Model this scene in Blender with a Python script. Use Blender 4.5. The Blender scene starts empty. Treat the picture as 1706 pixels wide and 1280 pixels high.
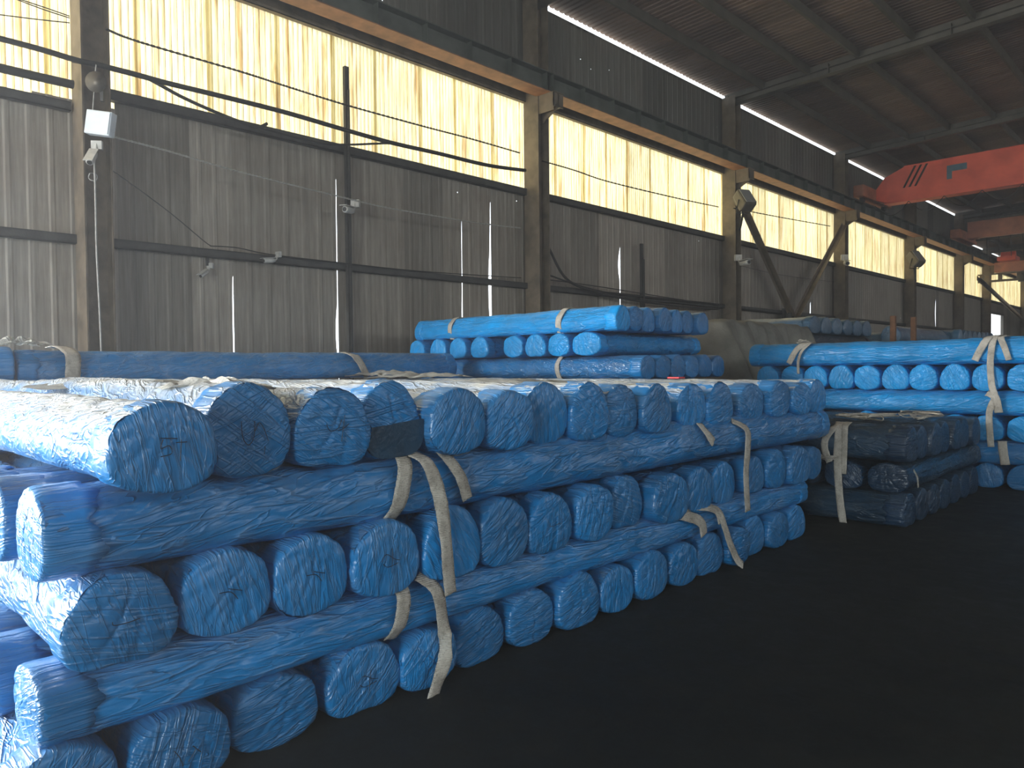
import bpy, bmesh, math, random
from math import sin, cos, pi, radians as R
import numpy as np
from mathutils import Vector, Matrix
C = bpy.context.scene.collection
sc = bpy.context.scene
random.seed(7)

# ------------------------------------------------------------------ camera
H = 1.6; FPX = 1230.0
yw, pt, rl = R(44.6), R(-1.3), R(0.6)
fw = Vector((-sin(yw)*cos(pt), cos(yw)*cos(pt), sin(pt)))
r0 = Vector((cos(yw), sin(yw), 0)); u0 = r0.cross(fw)
RT = r0*cos(rl) - u0*sin(rl); UP = u0*cos(rl) + r0*sin(rl)
camd = bpy.data.cameras.new('camera'); cam = bpy.data.objects.new('camera', camd); C.objects.link(cam)
m = Matrix((RT, UP, -fw)).transposed().to_4x4(); m.translation = Vector((0, 0, H)); cam.matrix_world = m
camd.sensor_fit = 'HORIZONTAL'; camd.sensor_width = 36; camd.lens = 36*FPX/1706
camd.clip_start = .05; camd.clip_end = 400
sc.camera = cam
def at(px, py, X=None, Y=None, Z=None):
    """the point of a real plane (x=X, y=Y or z=Z) that a pixel of the photograph looks at"""
    d = fw + RT*((px-853)/FPX) - UP*((py-640)/FPX)
    t = X/d.x if X is not None else (Y/d.y if Y is not None else (Z-H)/d.z)
    return Vector((0, 0, H)) + d*t
# ------------------------------------------------------------------ world, light, exposure
w = bpy.data.worlds.new('sky'); sc.world = w; w.use_nodes = True
bg = w.node_tree.nodes['Background']; bg.inputs[0].default_value = (.86, .93, 1, 1); bg.inputs[1].default_value = 3.4
def light(name, kind, energy, col, loc, direction, **k):
    l = bpy.data.lights.new(name, kind); l.energy = energy; l.color = col
    for a, b in k.items(): setattr(l, a, b)
    o = bpy.data.objects.new(name, l); C.objects.link(o); o.location = loc
    o.rotation_euler = Vector(direction).to_track_quat('-Z', 'Y').to_euler(); return o
light('sun', 'SUN', 7, (1, .9, .72), (-30, 0, 30), (.27, .1, -.95), angle=R(.6))
light('yard_door_daylight', 'AREA', 6400, (.98, .99, 1), (-11.6, -6.0, 3.4), (1, .8, -.05), shape='RECTANGLE', size=6.4, size_y=5.6)
light('back_door_daylight', 'AREA', 1250, (.9, 1, 1), (3.25, -13.8, 2.7), (-.35, 1, 0), shape='RECTANGLE', size=6, size_y=4.6)
light('east_fill', 'AREA', 470, (1, .97, .88), (12.85, 18, 6.35), (-1, 0, .06), shape='RECTANGLE', size=60, size_y=1.8)  # added fill lamp on the unseen east side, brightens crane and frames
vs = sc.view_settings; vs.view_transform = 'Standard'; vs.look = 'None'; vs.gamma = 1; vs.use_curve_mapping = False
vs.exposure = 0.0

# ------------------------------------------------------------------ helpers
def tag(o, label=None, cat=None, group=None, kind=None):
    if label: o['label'] = label
    if cat: o['category'] = cat
    if group: o['group'] = group
    if kind: o['kind'] = kind
    return o
def empty(name, loc=(0, 0, 0), rz=0, label=None, cat=None, group=None):
    o = bpy.data.objects.new(name, None); C.objects.link(o); o.location = loc; o.rotation_euler = (0, 0, rz)
    o.empty_display_size = .1
    return tag(o, label, cat, group)
def obj(name, me, mat=None, parent=None, smooth=False, loc=None):
    if isinstance(me, MB): me = me.mesh(name)
    if mat and not me.materials: me.materials.append(mat)
    if smooth: me.shade_smooth()
    o = bpy.data.objects.new(name, me); C.objects.link(o); o.parent = parent
    if loc is not None: o.location = loc
    return o
class MB:
    def __init__(s): s.v = []; s.f = []
    def add(s, vs_, fs_):
        n = len(s.v); s.v += [tuple(p) for p in vs_]; s.f += [tuple(i+n for i in f) for f in fs_]; return s
    def box(s, x0, y0, z0, x1, y1, z1, mtx=None):
        vs_ = [Vector(p) for p in ((x0,y0,z0),(x1,y0,z0),(x1,y1,z0),(x0,y1,z0),(x0,y0,z1),(x1,y0,z1),(x1,y1,z1),(x0,y1,z1))]
        if mtx: vs_ = [mtx @ p for p in vs_]
        return s.add(vs_, [(0,3,2,1),(4,5,6,7),(0,1,5,4),(1,2,6,5),(2,3,7,6),(3,0,4,7)])
    def bbox(s, x0, y0, z0, x1, y1, z1, b=.01, mtx=None):
        bm = bmesh.new(); bmesh.ops.create_cube(bm, size=1)
        for v in bm.verts: v.co = Vector(((x0+x1)/2+v.co.x*(x1-x0), (y0+y1)/2+v.co.y*(y1-y0), (z0+z1)/2+v.co.z*(z1-z0)))
        bmesh.ops.bevel(bm, geom=bm.edges[:], offset=b, segments=2, affect='EDGES', profile=.5)
        if mtx: bm.transform(mtx)
        s.add([v.co.copy() for v in bm.verts], [[v.index for v in f.verts] for f in bm.faces]); bm.free(); return s
    def tube(s, pts, r, n=8, cap=True):
        pts = [Vector(p) for p in pts]; vs_ = []; fs_ = []; k = len(pts)
        rr = r if isinstance(r, (list, tuple)) else [r]*k
        for i, p in enumerate(pts):
            t = (pts[min(i+1, k-1)]-pts[max(i-1, 0)]).normalized()
            a = t.cross(Vector((0, 0, 1)));
            if a.length < .05: a = t.cross(Vector((1, 0, 0)))
            a.normalize(); b = t.cross(a)
            for j in range(n):
                q = 2*pi*j/n; vs_.append(p + (a*cos(q)+b*sin(q))*rr[i])
        for i in range(k-1):
            for j in range(n): fs_.append((i*n+j, i*n+(j+1) % n, (i+1)*n+(j+1) % n, (i+1)*n+j))
        if cap: fs_ += [tuple(range(n))[::-1], tuple(range((k-1)*n, k*n))]
        return s.add(vs_, fs_)
    def bar(s, a, b, wd, ht):
        a = Vector(a); b = Vector(b); t = (b-a).normalized(); x = t.cross(Vector((0, 0, 1)))
        if x.length < .05: x = Vector((0, 1, 0))
        x.normalize(); y = x.cross(t); vs_ = []
        for p in (a, b):
            for i, j in ((-1,-1),(1,-1),(1,1),(-1,1)): vs_.append(p+x*i*wd/2+y*j*ht/2)
        return s.add(vs_, [(0,1,2,3),(7,6,5,4),(0,4,5,1),(1,5,6,2),(2,6,7,3),(3,7,4,0)])
    def mesh(s, name='m'):
        me = bpy.data.meshes.new(name); me.from_pydata(s.v, [], s.f); me.update()
        bm = bmesh.new(); bm.from_mesh(me); bmesh.ops.recalc_face_normals(bm, faces=bm.faces[:]); bm.to_mesh(me); bm.free()
        return me
def spline(pts, n=6):
    pts = [Vector(p) for p in pts]; out = []
    for i in range(len(pts)-1):
        p0 = pts[max(i-1, 0)]; p1 = pts[i]; p2 = pts[i+1]; p3 = pts[min(i+2, len(pts)-1)]
        for k in range(n):
            t = k/n
            out.append(.5*((2*p1)+(p2-p0)*t+(2*p0-5*p1+4*p2-p3)*t*t+(3*p1-p0-3*p2+p3)*t**3))
    return out+[pts[-1]]

# ------------------------------------------------------------------ materials
class N:
    def __init__(s, name):
        s.m = bpy.data.materials.new(name); s.m.use_nodes = True; s.t = s.m.node_tree; s.p = s.t.nodes['Principled BSDF']; s.out = s.t.nodes['Material Output']
    def n(s, typ, **k):
        nd = s.t.nodes.new(typ)
        for a, b in k.items():
            if a.startswith('_'): nd.inputs[a[1:].replace('_', ' ')].default_value = b
            else: setattr(nd, a, b)
        return nd
    def l(s, a, b): s.t.links.new(a, b)
    def coord(s, scale=(1, 1, 1), kind='Object', rot=(0, 0, 0)):
        c = s.n('ShaderNodeTexCoord'); mp = s.n('ShaderNodeMapping'); mp.inputs['Scale'].default_value = scale; mp.inputs['Rotation'].default_value = rot
        s.l(c.outputs[kind], mp.inputs['Vector']); return mp.outputs[0]
    def noise(s, vec, scale=5, detail=4, rough=.55, dist=0):
        nd = s.n('ShaderNodeTexNoise'); nd.inputs['Scale'].default_value = scale; nd.inputs['Detail'].default_value = detail
        nd.inputs['Roughness'].default_value = rough; nd.inputs['Distortion'].default_value = dist; s.l(vec, nd.inputs['Vector']); return nd.outputs[0]
    def ramp(s, fac, stops):
        nd = s.n('ShaderNodeValToRGB'); e = nd.color_ramp.elements
        while len(e) < len(stops): e.new(.5)
        for i, (p, c) in enumerate(stops):
            e[i].position = p; e[i].color = (*c, 1) if isinstance(c, tuple) else (c, c, c, 1)
        s.l(fac, nd.inputs[0]); return nd.outputs[0]
    def mix(s, fac, a, b, mode='MIX'):
        nd = s.n('ShaderNodeMix', data_type='RGBA', blend_type=mode)
        for i, x in ((0, fac), (6, a), (7, b)):
            if hasattr(x, 'is_linked'): s.l(x, nd.inputs[i])
            else: nd.inputs[i].default_value = x if i == 0 else (*x, 1)
        return nd.outputs[2]
    def math(s, op, a, b=0):
        nd = s.n('ShaderNodeMath', operation=op)
        for i, x in enumerate((a, b)):
            if hasattr(x, 'is_linked'): s.l(x, nd.inputs[i])
            else: nd.inputs[i].default_value = x
        return nd.outputs[0]
    def bump(s, h, strength=.5, dist=.01, normal=None):
        nd = s.n('ShaderNodeBump'); nd.inputs['Strength'].default_value = strength; nd.inputs['Distance'].default_value = dist
        s.l(h, nd.inputs['Height'])
        if normal is not None: s.l(normal, nd.inputs['Normal'])
        return nd.outputs[0]
def plain(name, col, rough=.6, metal=0, var=.25, scale=6, bump=.15, dist=.01, obvar=.0):
    q = N(name); v = q.coord(); n1 = q.noise(v, scale, 5)
    dark = tuple(c*(1-var) for c in col); lite = tuple(min(1, c*(1+var)) for c in col)
    cc = q.ramp(n1, [(.3, dark), (.7, lite)])
    if obvar:
        oi = q.n('ShaderNodeObjectInfo'); g = q.math('ADD', q.math('MULTIPLY', oi.outputs['Random'], obvar*2), 1-obvar)
        cb = q.n('ShaderNodeCombineColor'); [q.l(g, cb.inputs[i]) for i in range(3)]
        cc = q.mix(1.0, cc, cb.outputs[0], 'MULTIPLY')
    q.l(cc, q.p.inputs['Base Color']); q.p.inputs['Roughness'].default_value = rough; q.p.inputs['Metallic'].default_value = metal
    if bump: q.l(q.bump(q.noise(v, scale*6, 4), bump, dist), q.p.inputs['Normal'])
    return q.m
def film(name, base, dust, sleeve=True, dusty=.18, top_dust_light=.1, coat=.35):
    """woven blue plastic wrap: long folds and thin sharp creases as fine relief, dust and scuffs on it"""
    q = N(name); oi = q.n('ShaderNodeObjectInfo')
    tc = q.n('ShaderNodeTexCoord'); off = q.n('ShaderNodeVectorMath', operation='ADD')
    rv = q.n('ShaderNodeCombineXYZ'); [q.l(q.math('MULTIPLY', oi.outputs['Random'], k), rv.inputs[i]) for i, k in enumerate((37., 53., 71.))]
    q.l(tc.outputs['Object'], off.inputs[0]); q.l(rv.outputs[0], off.inputs[1])
    def rotd(axis, ang):
        nd = q.n('ShaderNodeVectorRotate', rotation_type=axis); q.l(off.outputs[0], nd.inputs['Vector']); q.l(ang, nd.inputs['Angle']); return nd.outputs[0]
    fr = q.math('FRACT', q.math('MULTIPLY', oi.outputs['Random'], 7.31))
    if sleeve: v1 = rotd('Z_AXIS', q.math('MULTIPLY', q.math('SUBTRACT', fr, .5), .9)); v2 = rotd('Y_AXIS', q.math('MULTIPLY', q.math('SUBTRACT', .6, fr), 1.1)); S1, S2 = (1.3, 8, 8), (2.2, 11, 11)
    else: v1 = rotd('X_AXIS', q.math('MULTIPLY', fr, 3.1)); v2 = rotd('X_AXIS', q.math('ADD', q.math('MULTIPLY', fr, 9.), 1.)); S1, S2 = (1, 14, 1.6), (1, 18, 3.)
    def mp(vec, scale):
        nd = q.n('ShaderNodeMapping'); nd.inputs['Scale'].default_value = scale; q.l(vec, nd.inputs[0]); return nd.outputs[0]
    n1 = q.noise(mp(v1, S1), 1.5, 2, .5, .7); n2 = q.noise(mp(v2, S2), 1.3, 2, .5, 1.1)
    def ridge(n, k): return q.math('POWER', q.math('MAXIMUM', q.math('SUBTRACT', 1, q.math('ABSOLUTE', q.math('MULTIPLY', q.math('SUBTRACT', n, .5), k))), 0), 2)
    r1 = ridge(n1, 11.); r2 = ridge(n2, 13.)
    fine = q.noise(off.outputs[0], 55, 3, .6, .4); big = q.noise(off.outputs[0], 2.4, 4, .6)
    hgt = q.math('ADD', q.math('ADD', q.math('MULTIPLY', n1, 1.3), q.math('MULTIPLY', n2, .7)), q.math('ADD', q.math('MULTIPLY', r1, .32), q.math('MULTIPLY', r2, .22)))
    hgt = q.math('ADD', hgt, q.math('MULTIPLY', fine, .06))
    c1 = q.ramp(big, [(.3, tuple(c*.78 for c in base)), (.7, tuple(min(1, c*1.2) for c in base))])
    du = q.ramp(q.noise(off.outputs[0], 3.1, 7, .72), [(.48, 0.), (.8, 1.)])
    ge = q.n('ShaderNodeNewGeometry'); sx = q.n('ShaderNodeSeparateXYZ'); q.l(ge.outputs['Normal'], sx.inputs[0])
    top = q.math('MULTIPLY', q.ramp(sx.outputs[2], [(.55, 0.), (.95, 1.)]), q.ramp(q.noise(off.outputs[0], 6, 6, .75), [(.3, .35), (.6, 1.)]))   # pale upward faces: settled dust, and painted daylight on the top row
    fac = q.math('MINIMUM', q.math('ADD', q.math('ADD', q.math('MULTIPLY', r1, .10), q.math('MULTIPLY', du, dusty)), q.math('MULTIPLY', top, top_dust_light)), 1)
    cc = q.mix(fac, c1, dust)
    g = q.math('ADD', q.math('MULTIPLY', oi.outputs['Random'], .36), .82)
    cb = q.n('ShaderNodeCombineColor'); [q.l(g, cb.inputs[i]) for i in range(3)]
    cc = q.mix(1.0, cc, cb.outputs[0], 'MULTIPLY')
    q.l(cc, q.p.inputs['Base Color'])
    q.l(q.ramp(fine, [(.3, .30), (.75, .48)]), q.p.inputs['Roughness'])
    q.p.inputs['Specular IOR Level'].default_value = .5 if coat > .2 else .3
    q.p.inputs['Coat Weight'].default_value = coat; q.p.inputs['Coat Roughness'].default_value = .16
    nb = q.bump(hgt, .85, .017 if sleeve else .012); q.l(nb, q.p.inputs['Normal']); q.l(nb, q.p.inputs['Coat Normal'])
    return q.m
BLUE = (.003, .175, .46)
M = {}
M['film'] = film('blue_wrap', BLUE, (.62, .62, .56))
M['film_end'] = film('blue_wrap_end', BLUE, (.4, .5, .58), False, .12)
M['film_top'] = film('top_row_wrap', BLUE, (.68, .68, .62), True, .25, .85); M['film_top_end'] = M['film_end']  # whitish tops: daylight from above put into the wrap colour
BLUE_LIT = (.001, .27, .66)
M['film_new'] = film('bright_blue_wrap', BLUE_LIT, (.5, .6, .66), True, .03, .08, .1); M['film_new_end'] = film('bright_blue_wrap_end', BLUE_LIT, (.4, .55, .65), False, .03, .05, .15)  # door-lit copy of the blue wrap, daylight put into its colour
M['film_dark'] = film('dull_blue_wrap', (.006, .034, .07), (.2, .24, .25))  # blue wrap darkened, the low stack's shade put into its colour
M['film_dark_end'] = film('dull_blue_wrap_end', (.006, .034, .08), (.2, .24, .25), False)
M['film_old'] = film('dusty_blue_wrap', (.02, .11, .22), (.5, .52, .5), True, .3, .7)
M['film_old_end'] = film('dusty_blue_wrap_end', (.02, .11, .22), (.5, .52, .5), False)
M['patch'] = plain('dark_plastic_patch', (.008, .04, .08), .35, 0, .3, 5, .5)
M['ink'] = plain('marker_ink', (.01, .012, .02), .6, 0, .1, 5, 0)
M['steel_col'] = plain('column_paint', (.165, .13, .09), .6, 0, .35, 4, .3)
M['steel_green'] = plain('old_green_paint', (.085, .095, .08), .6, 0, .35, 3, .2)
M['steel_dark'] = plain('dark_steel', (.05, .05, .045), .6, .1, .3, 5, .2)
M['rafter'] = plain('rafter_steel', (.08, .072, .056), .6, 0, .3, 3, .2)
M['primer'] = plain('red_primer', (.30, .14, .07), .65, 0, .35, 4, .2)
M['crane'] = plain('crane_red', (.92, .15, .09), .5, 0, .22, 1.5, .1)
M['crane_old'] = plain('faded_crane_paint', (.48, .2, .12), .6, 0, .3, 2, .1)
M['black'] = plain('black_rubber', (.018, .017, .015), .55, 0, .2, 20, .1)
M['cable_grey'] = plain('grey_cable', (.38, .37, .34), .55, 0, .2, 20, .1)
M['white_box'] = plain('white_enamel', (.72, .78, .82), .4, 0, .06, 8, .05)
M['camera_white'] = plain('camera_plastic', (.55, .54, .5), .4, 0, .15, 12, .05)
M['lamp_metal'] = plain('lamp_housing', (.13, .115, .09), .5, .3, .2, 12, .1)
M['glass'] = plain('lamp_glass', (.3, .3, .28), .15, 0, .1, 8, 0)
M['sign_blue'] = plain('blue_grey_paint', (.09, .17, .22), .5, 0, .15, 8, 0)
M['stake'] = plain('rusty_stake', (.16, .075, .035), .8, 0, .35, 8, .3)
M['rag'] = plain('clear_film_scraps', (.66, .66, .62), .35, 0, .25, 14, .5)
M['red_tag'] = plain('red_tag', (.6, .02, .03), .5, 0, .1, 8, 0)
def webbing():
    q = N('webbing'); v = q.coord()
    wv = q.n('ShaderNodeTexWave', wave_type='BANDS', bands_direction='Z'); wv.inputs['Scale'].default_value = 42; wv.inputs['Distortion'].default_value = 1.5
    q.l(v, wv.inputs[0])
    n1 = q.noise(v, 9, 6, .7); n2 = q.noise(v, 90, 2)
    cc = q.ramp(n1, [(.3, (.30, .27, .225)), (.5, (.52, .49, .43)), (.75, (.68, .65, .58))])
    cc = q.mix(q.ramp(n2, [(.55, 0.), (.7, .5)]), cc, (.16, .14, .11))
    q.l(cc, q.p.inputs['Base Color']); q.p.inputs['Roughness'].default_value = .85
    q.l(q.bump(q.math('ADD', wv.outputs['Fac'], n2), .7, .004), q.p.inputs['Normal']); return q.m
M['web'] = webbing()
def tarp():
    q = N('tarp'); v = q.coord()
    n1 = q.noise(v, 1.6, 6, .65); cc = q.ramp(n1, [(.3, (.12, .118, .105)), (.7, (.26, .25, .21))])
    q.l(cc, q.p.inputs['Base Color']); q.p.inputs['Roughness'].default_value = .65
    q.l(q.bump(q.noise(v, 9, 5, .6, 1), .5, .03), q.p.inputs['Normal']); return q.m
M['tarp'] = tarp()
def sheet_mat(name, lo, hi, rust, holes=0., rough=.55):
    q = N(name); v = q.coord(kind='Object'); oi = q.n('ShaderNodeObjectInfo')
    tc = q.n('ShaderNodeTexCoord'); off = q.n('ShaderNodeVectorMath', operation='ADD'); rv = q.n('ShaderNodeCombineXYZ')
    q.l(q.math('MULTIPLY', oi.outputs['Random'], 40), rv.inputs[1]); q.l(q.math('MULTIPLY', oi.outputs['Random'], 9), rv.inputs[2])
    q.l(tc.outputs['Object'], off.inputs[0]); q.l(rv.outputs[0], off.inputs[1])
    mp = q.n('ShaderNodeMapping'); mp.inputs['Scale'].default_value = (3, 9, .5); q.l(off.outputs[0], mp.inputs[0])
    st = q.noise(mp.outputs[0], 2.2, 6, .65); bl = q.noise(off.outputs[0], 1.1, 5, .6)
    cc = q.ramp(st, [(.25, lo), (.75, hi)])
    cc = q.mix(q.ramp(bl, [(.45, 0.), (.8, .55)]), cc, rust)
    g = q.math('ADD', q.math('MULTIPLY', oi.outputs['Random'], .62), .66)
    cb = q.n('ShaderNodeCombineColor'); [q.l(g, cb.inputs[i]) for i in range(3)]
    cc = q.mix(1.0, cc, cb.outputs[0], 'MULTIPLY')
    q.l(cc, q.p.inputs['Base Color']); q.p.inputs['Roughness'].default_value = rough; q.p.inputs['Metallic'].default_value = .15
    q.l(q.bump(bl, .3, .03), q.p.inputs['Normal'])
    if holes:      # nail and rust holes right through the sheet
        vo = q.n('ShaderNodeTexVoronoi'); vo.inputs['Scale'].default_value = 1.35; q.l(off.outputs[0], vo.inputs['Vector'])
        hole = q.math('LESS_THAN', vo.outputs['Distance'], holes)
        q.l(q.math('SUBTRACT', 1, hole), q.p.inputs['Alpha'])
    return q.m
M['sheet'] = sheet_mat('wall_sheet', (.19, .168, .135), (.40, .36, .30), (.17, .125, .09), .018)
M['sheet_up'] = sheet_mat('upper_wall_sheet', (.10, .10, .088), (.2, .195, .17), (.12, .085, .065), .014)
M['roof'] = sheet_mat('roof_sheet', (.13, .085, .065), (.22, .15, .115), (.12, .065, .045))
def translucent():
    q = N('fibreglass'); oi = q.n('ShaderNodeObjectInfo'); tc = q.n('ShaderNodeTexCoord')
    off = q.n('ShaderNodeVectorMath', operation='ADD'); rv = q.n('ShaderNodeCombineXYZ')
    q.l(q.math('MULTIPLY', oi.outputs['Random'], 60), rv.inputs[1]); q.l(tc.outputs['Object'], off.inputs[0]); q.l(rv.outputs[0], off.inputs[1])
    mp = q.n('ShaderNodeMapping'); mp.inputs['Scale'].default_value = (1, 9, .4); q.l(off.outputs[0], mp.inputs[0])
    mp2 = q.n('ShaderNodeMapping'); mp2.inputs['Scale'].default_value = (1, 3.2, .25); q.l(off.outputs[0], mp2.inputs[0])
    st = q.noise(mp.outputs[0], 2.4, 5, .7); s2 = q.noise(mp2.outputs[0], 2, 4, .6)
    cc = q.ramp(st, [(.28, (.42, .30, .12)), (.42, (.72, .62, .34)), (.6, (.86, .79, .52))])
    cc = q.mix(q.ramp(s2, [(.52, 0.), (.66, .75)]), cc, (.38, .20, .05))
    g = q.math('ADD', q.math('MULTIPLY', q.math('POWER', oi.outputs['Random'], .5), .35), .68)
    cb = q.n('ShaderNodeCombineColor'); [q.l(g, cb.inputs[i]) for i in range(3)]
    cc = q.mix(1.0, cc, cb.outputs[0], 'MULTIPLY')
    tr = q.n('ShaderNodeBsdfTranslucent'); df = q.n('ShaderNodeBsdfDiffuse'); mx = q.n('ShaderNodeMixShader'); mx.inputs[0].default_value = .72
    q.l(cc, tr.inputs[0]); q.l(cc, df.inputs[0]); q.l(df.outputs[0], mx.inputs[1]); q.l(tr.outputs[0], mx.inputs[2]); q.l(mx.outputs[0], q.out.inputs[0])
    return q.m
M['frp'] = translucent()
def floor_mat():
    q = N('floor'); v = q.coord(); n1 = q.noise(v, .5, 6, .6); n2 = q.noise(v, 5, 6, .7)
    cc = q.ramp(n1, [(.3, (.007, .010, .0095)), (.7, (.018, .022, .018))]); cc = q.mix(q.ramp(n2, [(.5, 0.), (.9, .5)]), cc, (.03, .03, .022))
    q.l(cc, q.p.inputs['Base Color']); q.l(q.ramp(n2, [(.3, .6), (.7, .85)]), q.p.inputs['Roughness']); q.p.inputs['Specular IOR Level'].default_value = .25
    q.l(q.bump(n2, .3, .01), q.p.inputs['Normal']); return q.m
M['floor'] = floor_mat()
M['yard'] = plain('yard_concrete', (.62, .60, .55), .8, 0, .1, .3, 0)
M['wall_plain'] = plain('block_wall', (.09, .09, .085), .8, 0, .2, 1, .2)

# ------------------------------------------------------------------ building shell
XW = -11.0; XE = 13.0; YB = -14.0; YF = 66.0; SILL = 5.4; BT = 7.3; EV = 9.5; YH = 45.6
def struct(name, mb, mat, parent=None, smooth=False):
    o = obj(name, mb, mat, parent, smooth)
    if parent is None: o['kind'] = 'structure'
    return o
struct('floor', MB().box(XW-.05, YB, -.3, XE, YF, 0), M['floor'])
struct('yard_ground', MB().box(-90, -70, -.6, XW-.06, 120, -.3).box(XE+.06, -70, -.6, 90, 120, -.3).box(XW-.06, YF+.06, -.6, XE+.06, 120, -.3).box(XW-.06, -70, -.6, XE+.06, YB-.06, -.3), M['yard'])
DOOR = (-9.6, -2.4, 6.0)
def profile(width, pitch=.24, depth=.009, top=.3):
    n = max(1, round(width/pitch)); p = width/n; out = []
    for i in range(n):
        a = i*p
        out += [(a, 0), (a+p*(1-top)-.015, 0), (a+p*(1-top)+.008, depth), (a+p-.023, depth)]
    return out+[(width, 0)]
def sheet_mesh(width, height, gap=None, pitch=.24, depth=.009, rows=1, jag=0):
    """ribbed sheet in the y-z plane; gap(z) is how far its far edge is bent back"""
    pr = profile(width, pitch, depth); k = len(pr); v = []; f = []
    pr = pr[:-1]+[(width+.035, 0.)]
    for r in range(rows+1):
        z = height*r/rows
        for i, (a, d) in enumerate(pr):
            y = a
            if gap: y = min(a, width+.035-gap(z))
            v.append((d, y, z + (jag*random.uniform(-1, 1) if r == rows else 0)))
    for r in range(rows):
        for i in range(k-1): f.append((r*k+i, r*k+i+1, (r+1)*k+i+1, (r+1)*k+i))
    me = bpy.data.meshes.new('metal_sheet'); me.from_pydata(v, [], f); me.update(); return me
# torn or sprung seams that daylight comes through: pixel column, list of (low z, high z, opening)
gaps_px = {562: [(1.2, 5.0, .012), (1.7, 2.75, .055)], 388: [(1.5, 3.1, .022)], 770: [(1.8, 4.6, .028), (2.0, 3.3, .04)], 818: [(1.6, 5.0, .05), (2.2, 4.2, .085)],
           913: [(1.5, 4.6, .03)], 1033: [(2.3, 4.6, .03), (3.7, 4.5, .09)], 1350: [(2.0, 3.9, .09)], 1438: [(2.4, 4.8, .04)], 1522: [(1.9, 4.7, .16)], 1559: [(3.3, 4.9, .14)]}
gY = sorted((at(p, 450, X=XW).y, g) for p, g in gaps_px.items())
seams = [YB+.97*i for i in range(int((YF-YB)/.97)+1)]
seams = [YB, DOOR[0]] + [s for s in seams if DOOR[0]+.4 < s]
gapat = {}
for y, g in gY:
    i = min(range(len(seams)), key=lambda j: abs(seams[j]-y)); seams[i] = y; gapat[i] = g
wl = struct('wall_left', MB().box(XW-.08, YB, -.28, XW-.03, DOOR[0], .25).box(XW-.08, DOOR[1], -.28, XW-.03, 51.7, .25).box(XW-.08, 56.4, -.28, XW-.03, YF, .25), M['wall_plain'])
std = sheet_mesh(.97, SILL+.02)
FD = (51.9, 56.3, 4.7)       # far door in the same wall
for i in range(len(seams)-1):
    y0, y1 = seams[i], seams[i+1]
    zb, ht = 0., SILL+.02
    if y1 > DOOR[0]+.1 and y0 < DOOR[1]-.3: zb = DOOR[2]; ht = .1; continue
    if y1 > FD[0]+.2 and y0 < FD[1]-.2: zb = FD[2]; ht = SILL+.02-zb
    if i+1 in gapat:
        g = gapat[i+1]
        def gp(z, g=g):
            s = 0
            for a, b, wd in g:
                if a < z < b: s = max(s, wd*sin(pi*(z-a)/(b-a))**.6)
            return s+.035 if s > .002 else 0
        me = sheet_mesh(y1-y0, ht, gp, rows=36)
        o = obj('metal_sheet', me, M['sheet'], wl, loc=(XW+.004*(i % 2), y0, zb))
    else:
        if DOOR[1]-.3 <= y0 < 2.85: ht = 5.13+.03*(i % 3)       # lower sheets in the bay left of the first column
        o = obj('metal_sheet', std, M['sheet'], wl, loc=(XW+.004*(i % 2), y0, zb)); o.scale = (1, (y1-y0)/.97, ht/(SILL+.02))
# translucent ribbed panels of the band, each a panel of its own
win = struct('window_1', MB().box(XW-.03, 3.3, SILL-.12, XW-.004, YF, SILL-.02).box(XW-.03, YB, 4.95, XW-.004, 3.3, 5.05), M['steel_dark'])
for q_ in range(3):
    globals()['frp%d' % q_] = sheet_mesh(1.02, BT-SILL+.3, pitch=.085, depth=.018, rows=1, jag=.0)
y = YB+.1; i = 0
while y < YF-1:
    ww = random.choice((.86, 1.02, 1.02, 1.1))
    o = obj('translucent_panel', globals()['frp%d' % (i % 3)], M['frp'], win, loc=(XW-.05+.022*(i % 2), y, SILL-.06-(.3 if y < 3.0 else 0))); o.scale = (1, (ww+.05)/1.02, 1.14 if y < 3.0 else 1); y += ww; i += 1
# dark sheets above the runway beam up to the eave gap
wu = struct('wall_left_upper', MB().box(XW-.06, YB, BT-.02, XW-.02, YF, BT+.1).box(XW-.04, YB, EV-.06, XW+.0, YH, EV), M['steel_dark'])
up = sheet_mesh(.97, EV-BT-.02)
for i in range(int((YF-YB)/.97)):
    o = obj('metal_sheet', up, M['sheet_up'], wu, loc=(XW+.003*(i % 2), YB+.97*i, BT))
    if YB+.97*i > YH: o.scale = (1, 1, .46)
struct('trim_1', MB().box(XW-.02, YB, EV-.02, XW+.01, 12.25, EV+.2), M['sheet_up'])    # eave closed on the near side
# roof
RZ = lambda x: EV+.11+.035*(x-XW)
rf = struct('ceiling', MB().box(XE-.02, YB, RZ(XE)-.05, XE+.02, YF, RZ(XE)), M['steel_dark'])
def roof_sheet(wd, L):
    pr = profile(wd, .16, .028); k = len(pr); v = []
    for x in (XW-.02, XE): v += [(x, a, RZ(x)+d) for a, d in pr[:-1]+[(wd+.02, 0)]]
    me = bpy.data.meshes.new('roof_sheet'); me.from_pydata(v, [], [(i, i+1, k+i+1, k+i) for i in range(k-1)]); me.update(); return me
rs = roof_sheet(1.0, 0)
for i in range(int(YF-YB)): obj('roof_sheet', rs, M['roof'], rf, loc=(0, YB+i, .003*(i % 2)-(1.22 if YB+i > YH-.3 else 0)))
COLS = [3.1-8.4, 3.1, 11.7, 20.2, 28.6, 36.8, 45.0, 51.0, 61.8]
xs = [-9.72+1.3*i for i in range(18)]
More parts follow.
